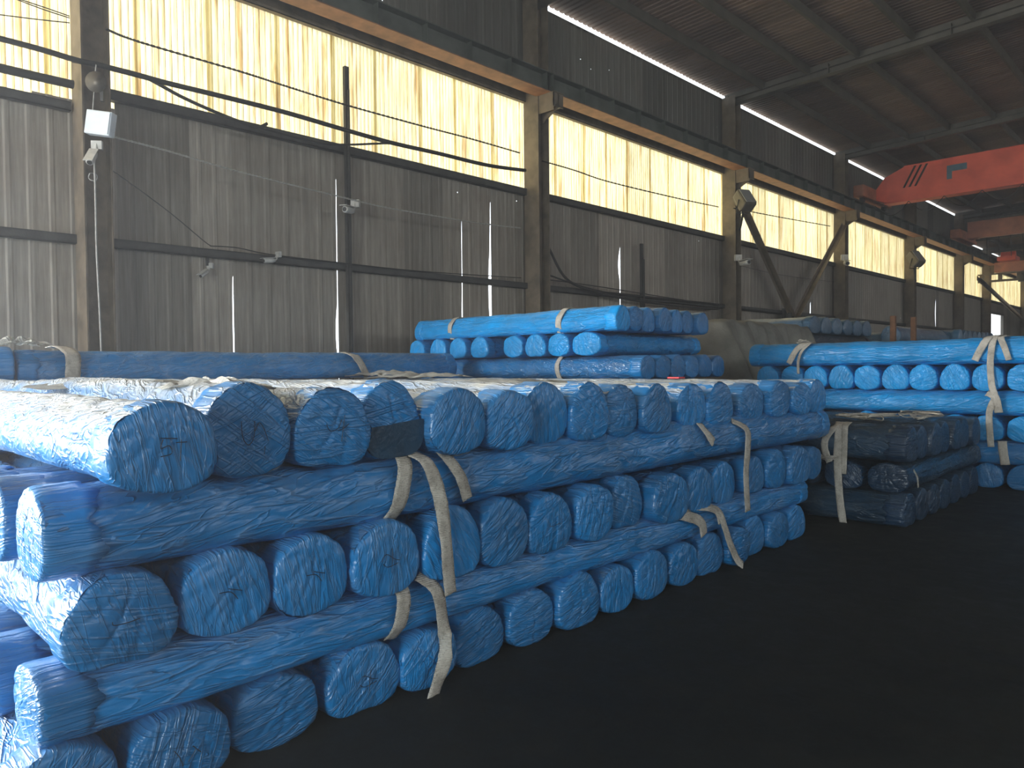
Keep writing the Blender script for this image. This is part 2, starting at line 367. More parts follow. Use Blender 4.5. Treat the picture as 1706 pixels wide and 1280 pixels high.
for i, x in enumerate(xs):      # purlins: C sections under the roof sheets
    z = RZ(x)
    for ya, yb, dz in ((YB, YH-.1, 0), (YH+.1, YF, -1.22)):
        mb = MB().box(x-.035, ya, z-.23+dz, x+.03, yb, z-.215+dz).box(x+.015, ya, z-.215+dz, x+.03, yb, z-.004+dz).box(x-.035, ya, z-.018+dz, x+.015, yb, z-.004+dz)
        obj('roof_purlin', mb, M['rafter'], rf)
# other walls
wr = struct('wall_right', MB().box(XE, YB, -.28, XE+.2, YF, 5.4).box(XE, YB, 7.3, XE+.2, YF, RZ(XE)), M['wall_plain'])
struct('wall_back', MB().box(XW-.05, YB-.2, -.28, 0, YB, RZ(XE)).box(6.5, YB-.2, -.28, XE, YB, RZ(XE)).box(0, YB-.2, 5.2, 6.5, YB, RZ(XE)), M['wall_plain'])
struct('wall_far', MB().box(XW-.05, YF, -.28, XE, YF+.2, RZ(XE)), M['wall_plain'])
hd = struct('wall_end_header', MB().box(XW+.02, YH, 9.3, XE, YH+.06, 9.42), M['steel_dark'])
hs = sheet_mesh(.97, 1.3)
for i in range(24):
    o = obj('metal_sheet', hs, M['sheet_up'], hd, loc=(XW+.05+.97*(i+1), YH, 8.05)); o.rotation_euler = (0, 0, pi/2)
struct('door_1', MB().box(XW-.06, DOOR[0]-.12, 0, XW+.1, DOOR[0], DOOR[2]-.5).box(XW-.06, DOOR[1], 0, XW+.1, DOOR[1]+.12, DOOR[2]-.5), M['steel_dark'])
struct('door_2', MB().box(XW-.06, FD[0]-.1, 0, XW+.1, FD[0], FD[2]).box(XW-.06, FD[1], 0, XW+.1, FD[1]+.1, FD[2]).box(XW-.06, FD[0], FD[2]-.1, XW+.1, FD[1], FD[2]), M['steel_dark'])
# girts: horizontal rails on the inner face of the wall
def girt(name, z, y0, y1, label, x=XW+.03, dp=.1, h=.12, m='steel_dark'):
    mb = MB().box(x, y0, z-h/2, x+dp, y1, z-h/2+.012).box(x+dp-.012, y0, z-h/2, x+dp, y1, z+h/2).box(x, y0, z+h/2-.012, x+dp, y1, z+h/2)
    o = obj(name, mb, M[m]); o['kind'] = 'structure'; return o
girt('trim_2', 3.34, DOOR[1], 51.4, ''); girt('trim_3', SILL-.06, 3.3, YF, '', h=.14); girt('trim_6', 5.06, DOOR[1], 2.9, '', h=.12)
girt('trim_4', BT+.04, YB, YF, '', h=.2, m='steel_col'); girt('trim_5', 1.0, DOOR[1], 51.4, '')

# ------------------------------------------------------------------ steel frames
names = ['', 'nearest of all, carrying the white box and camera', 'second from the left, in front of the long bay', 'third from the left, left arm of the V brace on it',
         'fourth from the left, right of the V brace', 'fifth from the left, beside the smaller floodlight', 'sixth wall column, last before the end header', 'far wall column just before the bright doorway', 'farthest wall column beyond the bright doorway']
for i, y in enumerate(COLS):
    c = empty('steel_column', (0, y, 0), 0, 'tan steel H column, ' + (names[i] if names[i] else 'standing left outside the picture by the yard door'), 'column')
    if i >= 1: pass
    x0, x1 = XW+.06, XW+.48
    ct = 9.45 if y < YH else 8.2
    obj('flange', MB().box(x0, -.17, .02, x1, -.152, ct), M['steel_col'], c); obj('flange', MB().box(x0, .152, .02, x1, .17, ct), M['steel_col'], c)
    obj('web', MB().box(x0+.2, -.152, .02, x0+.214, .152, ct), M['steel_col'], c)
    obj('base_plate', MB().box(x0-.05, -.25, 0, x1+.08, .25, .02), M['steel_dark'], c)
    cb = MB().box(x1, -.13, 7.0, x1+.42, .13, 7.02)
    cb.add([(x1, -.012, 6.75), (x1+.42, -.012, 6.98), (x1+.42, -.012, 7.28), (x1, -.012, 7.28), (x1, .012, 6.75), (x1+.42, .012, 6.98), (x1+.42, .012, 7.28), (x1, .012, 7.28)],
           [(0,1,2,3),(7,6,5,4),(0,4,5,1),(1,5,6,2),(2,6,7,3),(3,7,4,0)])
    cb.box(x1, -.15, 7.262, x1+.44, .15, 7.28).box(x1+.40, -.15, 6.98, x1+.42, .15, 7.262).box(x1, -.15, 6.9, x1+.42, -.135, 7.262)
    obj('corbel', cb, M['steel_col'], c)
    if i:
        r = tag(obj('steel_rafter', MB(), None), None)
        bpy.data.objects.remove(r)
        mb = MB(); L0, L1 = x0, XE-.05
        za, zb_ = 9.22, 9.22+.035*(L1-L0)
        def beam(zl, zh, ya, yb):
            mb.add([(L0, ya, za+zl), (L1, ya, zb_+zl), (L1, yb, zb_+zl), (L0, yb, za+zl), (L0, ya, za+zh), (L1, ya, zb_+zh), (L1, yb, zb_+zh), (L0, yb, za+zh)],
                   [(0,3,2,1),(4,5,6,7),(0,1,5,4),(1,2,6,5),(2,3,7,6),(3,0,4,7)])
        beam(0, .014, -.11, .11); beam(.014, .36, -.006, .006); beam(.17, .184, -.11, .11)
        for k in range(8): xx = L0+.15+k*2.9; zz = 9.22+.035*(xx-L0); mb.box(xx, -.11, zz, xx+.014, .11, zz+.28)
        o = obj('steel_rafter', mb, M['rafter']); o.location = (0, y, 0 if y < YH else -1.22)
        tag(o, 'flat brown roof rafter beam meeting the ' + ['', 'nearest', 'second', 'third', 'fourth', 'fifth', 'sixth', 'seventh', 'eighth'][i] + ' wall column at the eave', 'beam')
# runway beams, one per bay
bay = ['bay left of the nearest column', 'long bay over the nearest wide window band', 'bay right of the second column', 'bay above the V brace', 'bay under the red crane', 'bay left of the sixth column', 'bay beyond the sixth column', 'farthest bay']
for i in range(len(COLS)-1):
    y0, y1 = COLS[i], COLS[i+1]
    o = empty('runway_beam', (-10.38, y0, 7.28), 0, 'crane runway beam with orange bottom flange, ' + bay[i], 'beam', None)
    L = y1-y0-.02
    obj('bottom_flange', MB().box(-.19, 0, 0, .19, L, .018), M['primer'], o)
    mb = MB().box(-.006, 0, .018, .006, L, .40)
    k = 0
    while k < L: mb.box(-.15, k, .018, .15, k+.01, .40); k += 1.05
    obj('web', mb, M['steel_green'], o); obj('top_flange', MB().box(-.17, 0, .40, .17, L, .42), M['steel_green'], o)
    obj('crane_rail', MB().box(-.03, 0, .42, .03, L, .5), M['steel_dark'], o)
# V brace
def brace(a, b, label):
    mb = MB().bar(a, b, .02, .24).bar(Vector(a)+Vector((.09, 0, 0)), Vector(b)+Vector((.09, 0, 0)), .18, .016)
    tag(obj('diagonal_brace', mb, M['steel_col']), label, 'brace')
vb = (XW+.36, 24.0, 3.2)
brace((XW+.36, 20.45, 6.5), vb, 'diagonal steel brace falling right from the third wall column'); brace((XW+.42, 28.35, 6.75), (XW+.42, 24.2, 3.2), 'diagonal steel brace rising right to the fourth wall column')
tag(obj('brace_foot', MB().box(XW+.2, 23.7, 0, XW+.3, 24.4, 3.45).box(XW+.2, 23.75, 0, XW+.5, 23.78, 3.3), M['steel_dark']), 'dark steel post carrying the foot of the V brace', 'post')
brace((XW+.75, 46.6, 6.2), (XW+.75, 61.5, 3.9), 'long diagonal member falling right beyond the end header')
# intermediate stanchion with its tip above the sill
p_ = at(581, 250, X=XW+.16)
def stanchion(px, ztop, label):
    p_ = at(px, 450, X=XW+.2)
    mb = MB().box(XW+.13, p_.y-.04, 0, XW+.2, p_.y+.04, ztop).box(XW+.2, p_.y-.012, 0, XW+.25, p_.y+.012, ztop-.4)
    tag(obj('wall_stanchion', mb, M['steel_dark']), label, 'post')
stanchion(583, 6.72, 'slim wall post rising into the bright band above the camera'); stanchion(1071, 4.7, 'slim wall post between second and third columns')

# ------------------------------------------------------------------ cranes
cr = empty('overhead_crane', (0, 31, 0), 0, 'red overhead crane girder with three black stripes, top right', 'crane')
mb = MB(); prof = [(-10.25, 8.0, 8.35), (-9.9, 7.85, 8.8), (-9.2, 7.8, 9.1), (12.0, 7.8, 9.1)]
v = []
for x, a, b in prof: v += [(x, -.22, a), (x, .22, a), (x, .22, b), (x, -.22, b)]
f = [(3, 2, 1, 0), (12, 13, 14, 15)]
for i in range(3):
    for j in range(4): f.append((i*4+j, i*4+(j+1) % 4, i*4+4+(j+1) % 4, i*4+4+j))
mb.add(v, f); obj('girder', mb, M['crane'], cr)
obj('bottom_lip', MB().box(-9.9, -.27, 7.775, 12, .27, 7.8), M['crane'], cr); obj('top_lip', MB().box(-9.2, -.27, 9.1, 12, .27, 9.12), M['crane'], cr)
ec = obj('end_carriage', MB().bbox(-10.58, -1.6, 7.95, -10.2, 1.6, 8.4, .03), M['crane_old'], cr)
for yy in (-1.2, 1.2):
    bm = MB().tube([(-10.44, yy, 7.93), (-10.32, yy, 7.93)], .15, 20); obj('wheel', bm, M['steel_dark'], ec)
for k in range(3):
    x = -9.0+.2*k
    mb = MB().add([(x-.25, -.2215, 8.3), (x-.17, -.2215, 8.3), (x+.23, -.2215, 9.07), (x+.15, -.2215, 9.07), (x-.25, -.224, 8.3), (x-.17, -.224, 8.3), (x+.23, -.224, 9.07), (x+.15, -.224, 9.07)], [(0,1,2,3),(7,6,5,4),(0,4,5,1),(1,5,6,2),(2,6,7,3),(3,7,4,0)])
    obj('black_stripe', mb, M['black'], cr)
obj('painted_mark', MB().box(-7.75, -.225, 8.62, -7.1, -.2215, 8.85).box(-7.75, -.225, 8.35, -7.58, -.2215, 8.62), M['sign_blue'], cr)
def festoon(parent, y, x0, x1, z, n):
    for k in range(n):
        a = x0+(x1-x0)*k/n; b = x0+(x1-x0)*(k+1)/n
        obj('hanging_cable', MB().tube([(a+(b-a)*t/10, y, z-.45*sin(pi*t/10)) for t in range(11)], .014, 5), M['black'], parent)
festoon(cr, -.35, -10.2, -4.2, 7.74, 5)
c2 = empty('overhead_crane', (0, 44.2, 0), 0, 'faded brown crane girder in front of the end header, right edge', 'crane')
obj('girder', MB().bbox(-10.1, -.3, 8.0, 12, .3, 8.85, .02), M['crane_old'], c2); obj('end_carriage', MB().bbox(-10.55, -1.7, 7.9, -10.1, 1.7, 8.35, .03), M['crane_old'], c2)
obj('walkway_rail', MB().tube([(-9.5, -.5, 8.95), (12, -.5, 8.95)], .02, 6).tube([(-9.5, -.5, 9.1), (12, -.5, 9.1)], .02, 6).tube([(-9.5, -.5, 7.9), (12, -.5, 7.9)], .02, 6), M['steel_dark'], c2)
for k in range(6): obj('hanging_cable', MB().tube([(-9.2+.5*k, -.4, 7.95), (-9.2+.52*k, -.4, 6.9)], .02, 5), M['black'], c2)
c3 = empty('overhead_crane', (0, 50.0, 0), 0, 'small red crane girder with trolley, lowest and farthest, right edge', 'crane')
obj('girder', MB().bbox(-10.1, -.25, 6.75, 12, .25, 7.3, .02), M['crane_old'], c3)
obj('end_truss', MB().box(-10.9, -.3, 6.2, 12, -.2, 6.32).box(-10.9, -.3, 6.62, 12, -.2, 6.7), M['steel_col'], c3)
for k in range(16): obj('truss_post', MB().box(-10.8+.9*k, -.3, 6.3, -10.6+.9*k, -.2, 6.65), M['steel_col'], c3)
tr_ = obj('trolley', MB().bbox(-9.9, -.6, 7.35, -9.0, .6, 7.6, .03), M['crane'], c3)
obj('hoist_drum', MB().tube([(-9.8, 0, 7.72), (-9.1, 0, 7.72)], .18, 16), M['crane'], tr_)
lf = MB()
for k in range(3): lf.tube([(-8.6+.35*k, -.5, 6.45), (-8.6+.35*k, -.5, 6.1)], .3, 12)
tag(obj('lifting_magnets', lf, M['steel_dark'], c3), None)

# ------------------------------------------------------------------ cables and fittings on the wall
def cable(pts, r, label, mat='black', X=-10.42, name='wall_cable', twist=False):
    P = spline([at(px, py, X=X) for px, py in pts], 8)
    mb = MB()
    if twist:
        for ph in (0, pi):
            Q = []
            acc = 0
            for i in range((len(P)-1)*6):
                a = P[i//6].lerp(P[i//6+1], (i % 6)/6); q = i*1.1+ph; Q.append(a+Vector((cos(q)*r*.8, 0, sin(q)*r*.8)))
            mb.tube(Q, r*.75, 4)
    else: mb.tube(P, r, 7)
    return tag(obj(name, mb, M[mat], smooth=True), label, 'cable')
cable([(-40, 54), (60, 80), (130, 101), (163, 108), (233, 126), (281, 139), (380, 163), (478, 188), (577, 217), (653, 238), (732, 256), (811, 275), (875, 284)], .036, 'thick black cable bundle crossing the bright band to the second column', X=-10.45)
cable([(120, 101), (163, 109), (233, 125), (300, 160), (350, 183), (400, 203), (428, 212), (445, 206)], .024, 'thinner black cable forking down from the thick bundle at left', X=-10.47)
cable([(432, 212), (527, 237), (577, 241), (653, 239), (690, 246)], .018, 'black cable running level along the sill past the slim post', X=-10.5)
cable([(176, 48), (233, 70), (400, 119), (478, 144), (577, 175), (700, 209), (780, 230), (867, 255)], .012, 'thin twisted cable across the first bright bay', twist=True)
cable([(903, 268), (958, 284), (1015, 303), (1127, 330), (1198, 345)], .012, 'thin twisted cable across the second bright bay', twist=True)
cable([(1222, 347), (1300, 362), (1384, 377)], .012, 'thin twisted cable across the third bright bay', twist=True)
cable([(190, 228), (285, 253), (380, 281), (478, 306), (540, 321), (640, 345), (750, 364), (800, 372), (868, 380)], .011, 'pale twisted cable sagging from the white box over the dark wall', 'cable_grey', twist=True)
cable([(188, 285), (240, 322), (290, 360), (340, 402), (352, 410)], .007, 'thin dark wire slanting from first column to the girt')
cable([(350, 410), (395, 413), (450, 424), (560, 437), (700, 452), (868, 463)], .009, 'thin cable lying along the middle girt', X=-10.8)
cable([(905, 400), (916, 417), (944, 465), (994, 487), (1071, 503), (1150, 512), (1198, 515)], .03, 'black cable swooping down right of the second column', X=-10.75)
cable([(905, 455), (994, 484), (1100, 498), (1198, 507)], .02, 'black cable nearly level right of the second column', X=-10.8)
cable([(905, 465), (1000, 478), (1100, 494), (1198, 509)], .012, 'thin cable just above the girt right of the second column', X=-10.82)
cable([(1222, 512), (1300, 522), (1390, 533)], .014, 'cable low on the wall below the V brace', X=-10.8)
cable([(1222, 440), (1300, 458), (1390, 470)], .008, 'thin wire across the wall behind the V brace', X=-10.8)
cable([(160, 108), (157, 150), (153, 205)], .008, 'pale lead from the cable bundle to the white box', 'cable_grey', X=-10.36)
cable([(157, 262), (159, 330), (161, 420), (166, 520), (169, 590)], .012, 'pale vertical lead hanging down the first column', 'cable_grey', X=-10.36)
cable([(-60, 98), (0, 113), (60, 127), (122, 141)], .055, 'thick dark pipe across the bright band left of the first column', X=-10.6, name='wall_pipe')
cable([(20, -4), (70, 15), (116, 30)], .007, 'upper thin wire of the two nearly parallel at top left corner'); cable([(0, -12), (70, 11), (116, 27)], .007, 'higher thin wire ending at the column in the top left corner')
cable([(-20, 22), (60, 32), (116, 38)], .007, 'lowest thin wire in the top left corner')
# white distribution box on the first column
pb = at(171, 208, X=-10.36)
bx = empty('junction_box', pb, R(-8), 'white square junction box tilted on the nearest column', 'box'); bx.rotation_euler = (R(-9), 0, R(-50))
obj('case', MB().bbox(-.02, -.17, -.15, .1, .17, .15, .012), M['white_box'], bx); obj('cover', MB().bbox(.1, -.155, -.135, .112, .155, .135, .004), M['white_box'], bx)
obj('bracket', MB().box(-.14, -.03, -.03, -.02, .03, .03), M['steel_dark'], bx)
def bullet_cam(px, py, X, rz, tilt, s, label):
    p = at(px, py, X=X); e = empty('security_camera', p, rz, label, 'camera')
    b = MB().tube([(0, 0, 0), (.05*s, 0, 0), (.22*s, 0, 0), (.23*s, 0, 0)], [.03*s, .042*s, .042*s, .035*s], 16)
    o = obj('body', b, M['camera_white'], e, True); o.rotation_euler = (0, tilt, 0)
    o2 = obj('lens', MB().tube([(.231*s, 0, 0), (.236*s, 0, 0)], .028*s, 14), M['black'], o)
    obj('sun_shield', MB().box(-.01*s, -.05*s, .043*s, .27*s, .05*s, .05*s), M['camera_white'], o)
    obj('mount_arm', MB().tube([(0, 0, 0), (-.04*s, 0, .03*s), (-.06*s, 0, .12*s)], .014*s, 8), M['camera_white'], e)
    obj('mount_plate', MB().bbox(-.1*s, -.06*s, .06*s, -.05*s, .06*s, .16*s, .005*s), M['camera_white'], e)
bullet_cam(158, 255, -10.4, R(-35), R(42), 1.1, 'security camera pointing down under the white junction box')
bullet_cam(588, 352, -10.62, R(-60), R(5), 1.3, 'pale security camera on the slim wall post')
bullet_cam(458, 434, -10.75, R(-80), R(8), .9, 'small security camera on the middle girt')
bullet_cam(346, 452, -10.86, R(-60), R(30), .8, 'dusty security camera hanging below the girt at left')
p = at(346, 452, X=-10.91); tag(obj('camera_hanger', MB().box(p.x-.02, p.y-.02, p.z+.08, p.x+.02, p.y+.02, 3.29), M['steel_dark']), 'short dark hanger between the girt and the dusty camera', 'bracket')
bullet_cam(1234, 440, -10.3, R(-30), R(0), 1.8, 'security camera on an arm right of the third column')
bullet_cam(1408, 438, -10.3, R(-60), R(10), 2.0, 'security camera at the sill right of the fourth column')
p = at(155, 295, X=-10.38); e = tag(obj('cable_coil', MB().tube([p+Vector((.01*sin(3*t), cos(t)*.05, sin(t)*.05)) for t in [k*.4 for k in range(34)]], .008, 5), M['cable_grey'], smooth=True), 'small coil of pale cable on the nearest column', 'cable')
ls = empty('siren_horn', at(170, 143, X=-10.4), R(-40), 'dark horn loudspeaker above the white junction box', 'loudspeaker')
obj('horn', MB().tube([(0, 0, 0), (.06, 0, 0), (.13, 0, -.01), (.17, 0, -.015)], [.05, .055, .09, .13], 18), M['lamp_metal'], ls, True); obj('bracket', MB().box(-.02, -.02, -.2, .02, .02, 0), M['steel_dark'], ls)
def flood(px, py, X, s, label, cy):
    p = at(px, py, X=X); e = empty('floodlight', p, R(-25), label, 'lamp')
    mt = Matrix.Rotation(R(-38), 4, 'Y')
    o = obj('housing', MB().bbox(-.16*s, -.15*s, -.2*s, .08*s, .15*s, .25*s, .04*s, mt), M['lamp_metal'], e, False)
    obj('lamp_glass', MB().bbox(.08*s, -.13*s, -.17*s, .095*s, .13*s, .22*s, .004, mt), M['glass'], o)
    for k in range(5): obj('cooling_fin', MB().box(-.19*s, (-.12+.06*k)*s-.006, -.15*s, -.155*s, (-.12+.06*k)*s+.006, .2*s, mt), M['lamp_metal'], o)
    obj('yoke', MB().tube([(-.02*s, -.17*s, 0), (-.1*s, -.17*s, -.26*s), (-.1*s, .17*s, -.26*s), (-.02*s, .17*s, 0)], .014*s, 6), M['steel_dark'], e)
    w_ = Matrix.Rotation(R(25), 3, 'Z') @ Vector((XW+.47-p.x, cy-p.y, -.5*s))
    obj('bracket_arm', MB().tube([(-.1*s, 0, -.26*s), w_], .025*s, 8), M['steel_dark'], e)
flood(1243, 333, -9.95, 1.35, 'big floodlight tilted up on the third wall column', 20.3); flood(1528, 431, -9.95, 1.55, 'floodlight beside the fifth wall column', 36.9)

# ------------------------------------------------------------------ pipe bundles
BW, BH = .40, .345
def outline(seed):
    """cross-section of a wrapped bundle: radius factors around, bottom flattened, top domed or peaked"""
    rng = random.Random(seed); e = rng.uniform(2.1, 2.7); pk = rng.uniform(0, .09) if seed % 3 else .16
    a3, a6 = rng.uniform(-.035, .035), rng.uniform(-.022, .022); ph = rng.uniform(0, 6)
    sk = rng.uniform(-.12, .12)
    def f(t):
        c, s = cos(t), sin(t)
        n = 2.15 if s > 0 else e+.5
        r = (abs(c)**n+abs(s)**n)**(-1/n)
        r *= 1+a3*cos(3*t+ph)+a6*cos(6*t+ph*2)
        if s > 0: r *= 1+pk*max(0, 1-abs(t-pi/2-sk*2)/.7)*.6-.03
        return r*c*BW/2+sk*.06*s, r*s*BH/2
    return f
def sleeve_mesh(seed, L, nu, nv, amp=1.0):
    f = outline(seed); rng = np.random.RandomState(seed)
    th = np.linspace(0, 2*pi, nu, endpoint=False); X = np.linspace(.0, L, nv)
    base = np.array([f(t) for t in th]); nrm = base/np.linalg.norm(base, axis=1)[:, None]
    T, XX = np.meshgrid(th, X)
    warp = 1.3*np.sin(XX*1.7+rng.rand()*6+np.cos(T))+.8*np.sin(XX*3.9+rng.rand()*6+2*np.sin(T))
    D = np.zeros_like(T)
    for k in range(4):
        mm = rng.randint(2, 6); q = rng.choice([-1, 1])*rng.uniform(5, 12); ph = rng.rand()*6
        msk = .5+.5*np.sin(XX*rng.uniform(.8, 2.)+rng.rand()*6+rng.randint(1, 3)*T)
        D += -.0085*amp*msk*(1-np.abs(np.sin((mm*T+q*XX+warp*1.5+ph)/1.)))**3
    D += .004*amp*np.sin(3*T+XX*2.3+warp)
    endw = np.exp(-XX/.22)+np.exp(-(L-XX)/.22)
    D += -.006*amp*endw*(1-np.abs(np.sin(9*T+2*np.sin(XX*9)+np.cos(3*T))))**2
    D *= 1-.5*((np.sin(T) < -.85))
    yy = base[None, :, 0]+nrm[None, :, 0]*D; zz = base[None, :, 1]+nrm[None, :, 1]*D+.004*np.sin(XX*1.1+seed)
    v = [(float(XX[i, j]), float(yy[i, j]), float(zz[i, j])+BH/2) for i in range(nv) for j in range(nu)]
    fc = [(i*nu+j, i*nu+(j+1) % nu, (i+1)*nu+(j+1) % nu, (i+1)*nu+j) for i in range(nv-1) for j in range(nu)]
    me = bpy.data.meshes.new('sleeve'); me.from_pydata(v, [], fc); me.update(); me.shade_smooth(); return me
def cover_mesh(seed, nu, rings, mir=False):
    """end cover pulled over the bundle end (x = 0 at the end plane) with gathered skirt and creased face"""
    f = outline(seed); rng = np.random.RandomState(seed+50)
    th = np.linspace(0, 2*pi, nu, endpoint=False); base = np.array([f(t) for t in th])
    prof = [(-.168, .97), (-.165, 1.022), (-.12, 1.03), (-.08, 1.018), (-.04, 1.022), (-.012, 1.018), (.006, .985), (.012, .93)]
    k = rings
    prof += [(.014+.014*(1-((k-i)/k)**2), .93*(k-i)/k) for i in range(1, k)]
    v = []; ph = rng.rand(6)*6; dirn = rng.uniform(0, pi); cx, cz = rng.uniform(-.3, .3), rng.uniform(.3, .9)
    for i, (x, s) in enumerate(prof):
        for j in range(nu):
            y, z = base[j]*s; t = th[j]; d = 0
            if i < 7:
                g = .007*(1-abs(sin(11*t+ph[0]+x*14+sin(3*t)*1.5)))**2; y *= 1-g/.2; z *= 1-g/.2
                if i < 2: x_ = x-.02*sin(5*t+ph[1])-.012*sin(13*t)
                else: x_ = x
            else:
                u = y*cos(dirn)+z*sin(dirn); w_ = -y*sin(dirn)+z*cos(dirn)
                a = math.atan2(z-cz*BH/2, y-cx*BW/2)
                d = -.008*(1-abs(sin(7*a+ph[2]+s)))**3 - .006*(1-abs(sin(32*u+ph[3]+1.5*sin(14*w_+ph[4]))))**4 + .006*sin(9*w_+ph[5])*(1-s)
                x_ = x+d*min(1, (1.02-s)*6)
            v.append((x_, y, z+BH/2))
    n = len(prof); c = len(v); v.append((.028, 0, BH/2))
    fc = [(i*nu+j, i*nu+(j+1) % nu, (i+1)*nu+(j+1) % nu, (i+1)*nu+j) for i in range(n-1) for j in range(nu)]
    fc += [((n-1)*nu+j, (n-1)*nu+(j+1) % nu, c) for j in range(nu)]
    me = bpy.data.meshes.new('end_cover'); me.from_pydata(v, [], fc); me.update(); me.shade_smooth(); return me
NV = 8; SL = {}; CV = {}
def get(seed, L, hi=True):
    k = (seed, round(L, 1), hi)
    if k not in SL: SL[k] = sleeve_mesh(seed, L, 60 if hi else 26, int(L*(20 if hi else 5)), 1.3 if hi else 1.5)
    c = (seed, hi)
    if c not in CV: CV[c] = cover_mesh(seed, 60 if hi else 26, 13 if hi else 5)
    return SL[k], CV[c]
inst = {}
bcount = 0
def bundle(axis, x, y, z, L, label, group, seed=None, w=1., h=1., hi=True, mat='film', tilt=0, yaw=0, covers=(True, True)):
    """axis 'X': visible end at +X end x; axis 'Y': near end at y, running away"""
    global bcount; bcount += 1
    if seed is None: seed = bcount % NV
    s_, c_ = get(seed, L, hi)
    if axis == 'X': loc = Vector((x-L, y, z)); rz = yaw
    else: loc = Vector((x, y, z)); rz = pi/2+yaw
    if (seed, L, hi, mat) not in inst:
        sm, cm = (s_, c_) if not s_.materials and not c_.materials else (s_.copy(), c_.copy()); sm.materials.clear(); cm.materials.clear()
        sm.materials.append(M[mat]); cm.materials.append(M[mat+'_end']); inst[(seed, L, hi, mat)] = (sm, cm)
    sm, cm = inst[(seed, L, hi, mat)]
    e = empty('pipe_bundle', loc, rz, label, 'pipe bundle', group); e.scale = (1, w*.975, h); e.rotation_euler.x = tilt
    a = obj('sleeve', sm, None, e)
    b = obj('end_cover', cm, None, e); b.location = (L, 0, 0)
    d = obj('end_cover', cm, None, e); d.scale = (-1, 1, 1)
    e['_c'] = 0; del e['_c']
    return e, b, d
ORD = ['first', 'second', 'third', 'fourth', 'fifth', 'sixth', 'seventh', 'eighth', 'ninth', 'tenth', 'eleventh', 'twelfth', 'thirteenth', 'fourteenth', 'fifteenth', 'sixteenth', 'seventeenth', 'eighteenth']
def scribble(end, strokes, s=1.):
    """marker handwriting on an end face: strokes of (y, z) in metres about its centre"""
    mb = MB()
    for st in strokes:
        P = spline([Vector((.034, yy*s, BH/2+zz*s)) for yy, zz in st], 4); mb.tube(P, .0016, 4)
    obj('marker_writing', mb, M['ink'], end)
G5 = [[(-.02, .035), (-.03, .0), (.0, .01), (.01, -.02), (-.03, -.03)], [(-.03, .04), (.03, .035)], [(.045, .03), (.04, -.05)], [(.025, .02), (.065, .02)]]
GU = [[(-.05, .04), (-.045, -.02), (-.02, -.05), (.005, -.02), (.01, .04)], [(.01, .0), (.03, .03), (.05, .01), (.07, -.04)], [(.055, -.06), (.05, -.09)]]
GV = [[(-.06, .02), (-.04, -.01), (0, .0), (.02, .04)], [(.0, -.01), (.03, .0), (.06, .02)], [(.02, -.06), (.035, .06)]]
GD = [[(-.045, .01), (-.04, -.004), (.0, -.006), (.05, .0)]]
GX = [[(-.05, .01), (0, .005), (.03, -.03)], [(-.01, .02), (.05, .0)]]
G1 = [[(.0, .045), (.003, -.04)]]
G2 = [[(-.04, .03), (-.02, -.01), (-.01, -.05)], [(.01, -.04), (.04, -.0), (.03, .02), (.06, -.02)]]
GK = [[(-.06, .0), (-.03, .03), (.02, .0), (.05, -.01)], [(-.05, -.01), (-.02, -.03), (.04, -.02)], [(.01, .05), (.0, -.06)]]
FX = -2.87
# row of ends (centre y, width, bottom z, top z), left to right
T5 = [(.985,.39,1.17,1.49),(1.37,.38,1.17,1.54),(1.76,.395,1.17,1.51),(2.12,.365,1.165,1.53),(2.485,.385,1.16,1.5),(2.87,.395,1.15,1.475),(3.26,.4,1.145,1.5),(3.64,.385,1.135,1.49),(3.985,.375,1.13,1.48),(4.37,.36,1.13,1.465),
      (4.93,.41,1.13,1.46),(5.32,.4,1.12,1.46),(5.9,.44,1.12,1.445),(6.36,.41,1.13,1.46),(6.78,.42,1.13,1.43),(7.2,.42,1.13,1.44)]
T3 = [(.89,.4,.54,.87),(1.29,.385,.54,.885),(1.67,.37,.53,.88),(2.05,.395,.525,.88),(2.445,.39,.52,.88),(2.84,.39,.515,.875),(3.22,.385,.515,.85),(3.63,.39,.51,.86),(4.03,.375,.52,.865),(4.47,.45,.49,.84),(4.91,.39,.49,.84),(5.33,.4,.495,.83),(5.82,.36,.52,.82),(6.2,.38,.52,.85),(6.62,.43,.51,.84),(7.05,.41,.5,.81)]
T1 = [(.68,.4,0,.31),(1.09,.4,0,.31),(1.5,.41,0,.30),(1.945,.41,0,.31),(2.32,.37,0,.29),(2.69,.37,0,.30),(3.07,.39,0,.31),(3.47,.4,0,.33),(3.865,.37,0,.30),(4.26,.4,0,.33),(4.67,.39,0,.31),(5.06,.4,0,.31),(5.45,.36,0,.30),(5.81,.4,0,.33),(6.2,.4,0,.3),(6.6,.41,0,.3)]
DX5 = [.18, .03, .02, -.04, .04, .02, -.06, -.03, -.05, -.02, -.08, -.06, -.09, -.05, -.03, -.06]
notes5 = {0: ', pale lit side', 1: ', peaked top', 3: ', dark patched face'}
wr5 = {0: G5, 1: GU, 2: GV, 4: G1}; wr3 = {0: GD, 1: GX, 2: GX, 3: GK, 6: GD}; wr1 = {1: G2, 3: GK}
seeds5 = [1, 3, 2, 6, 4, 5, 3, 0, 7, 6, 1, 2, 4, 5, 7, 0]
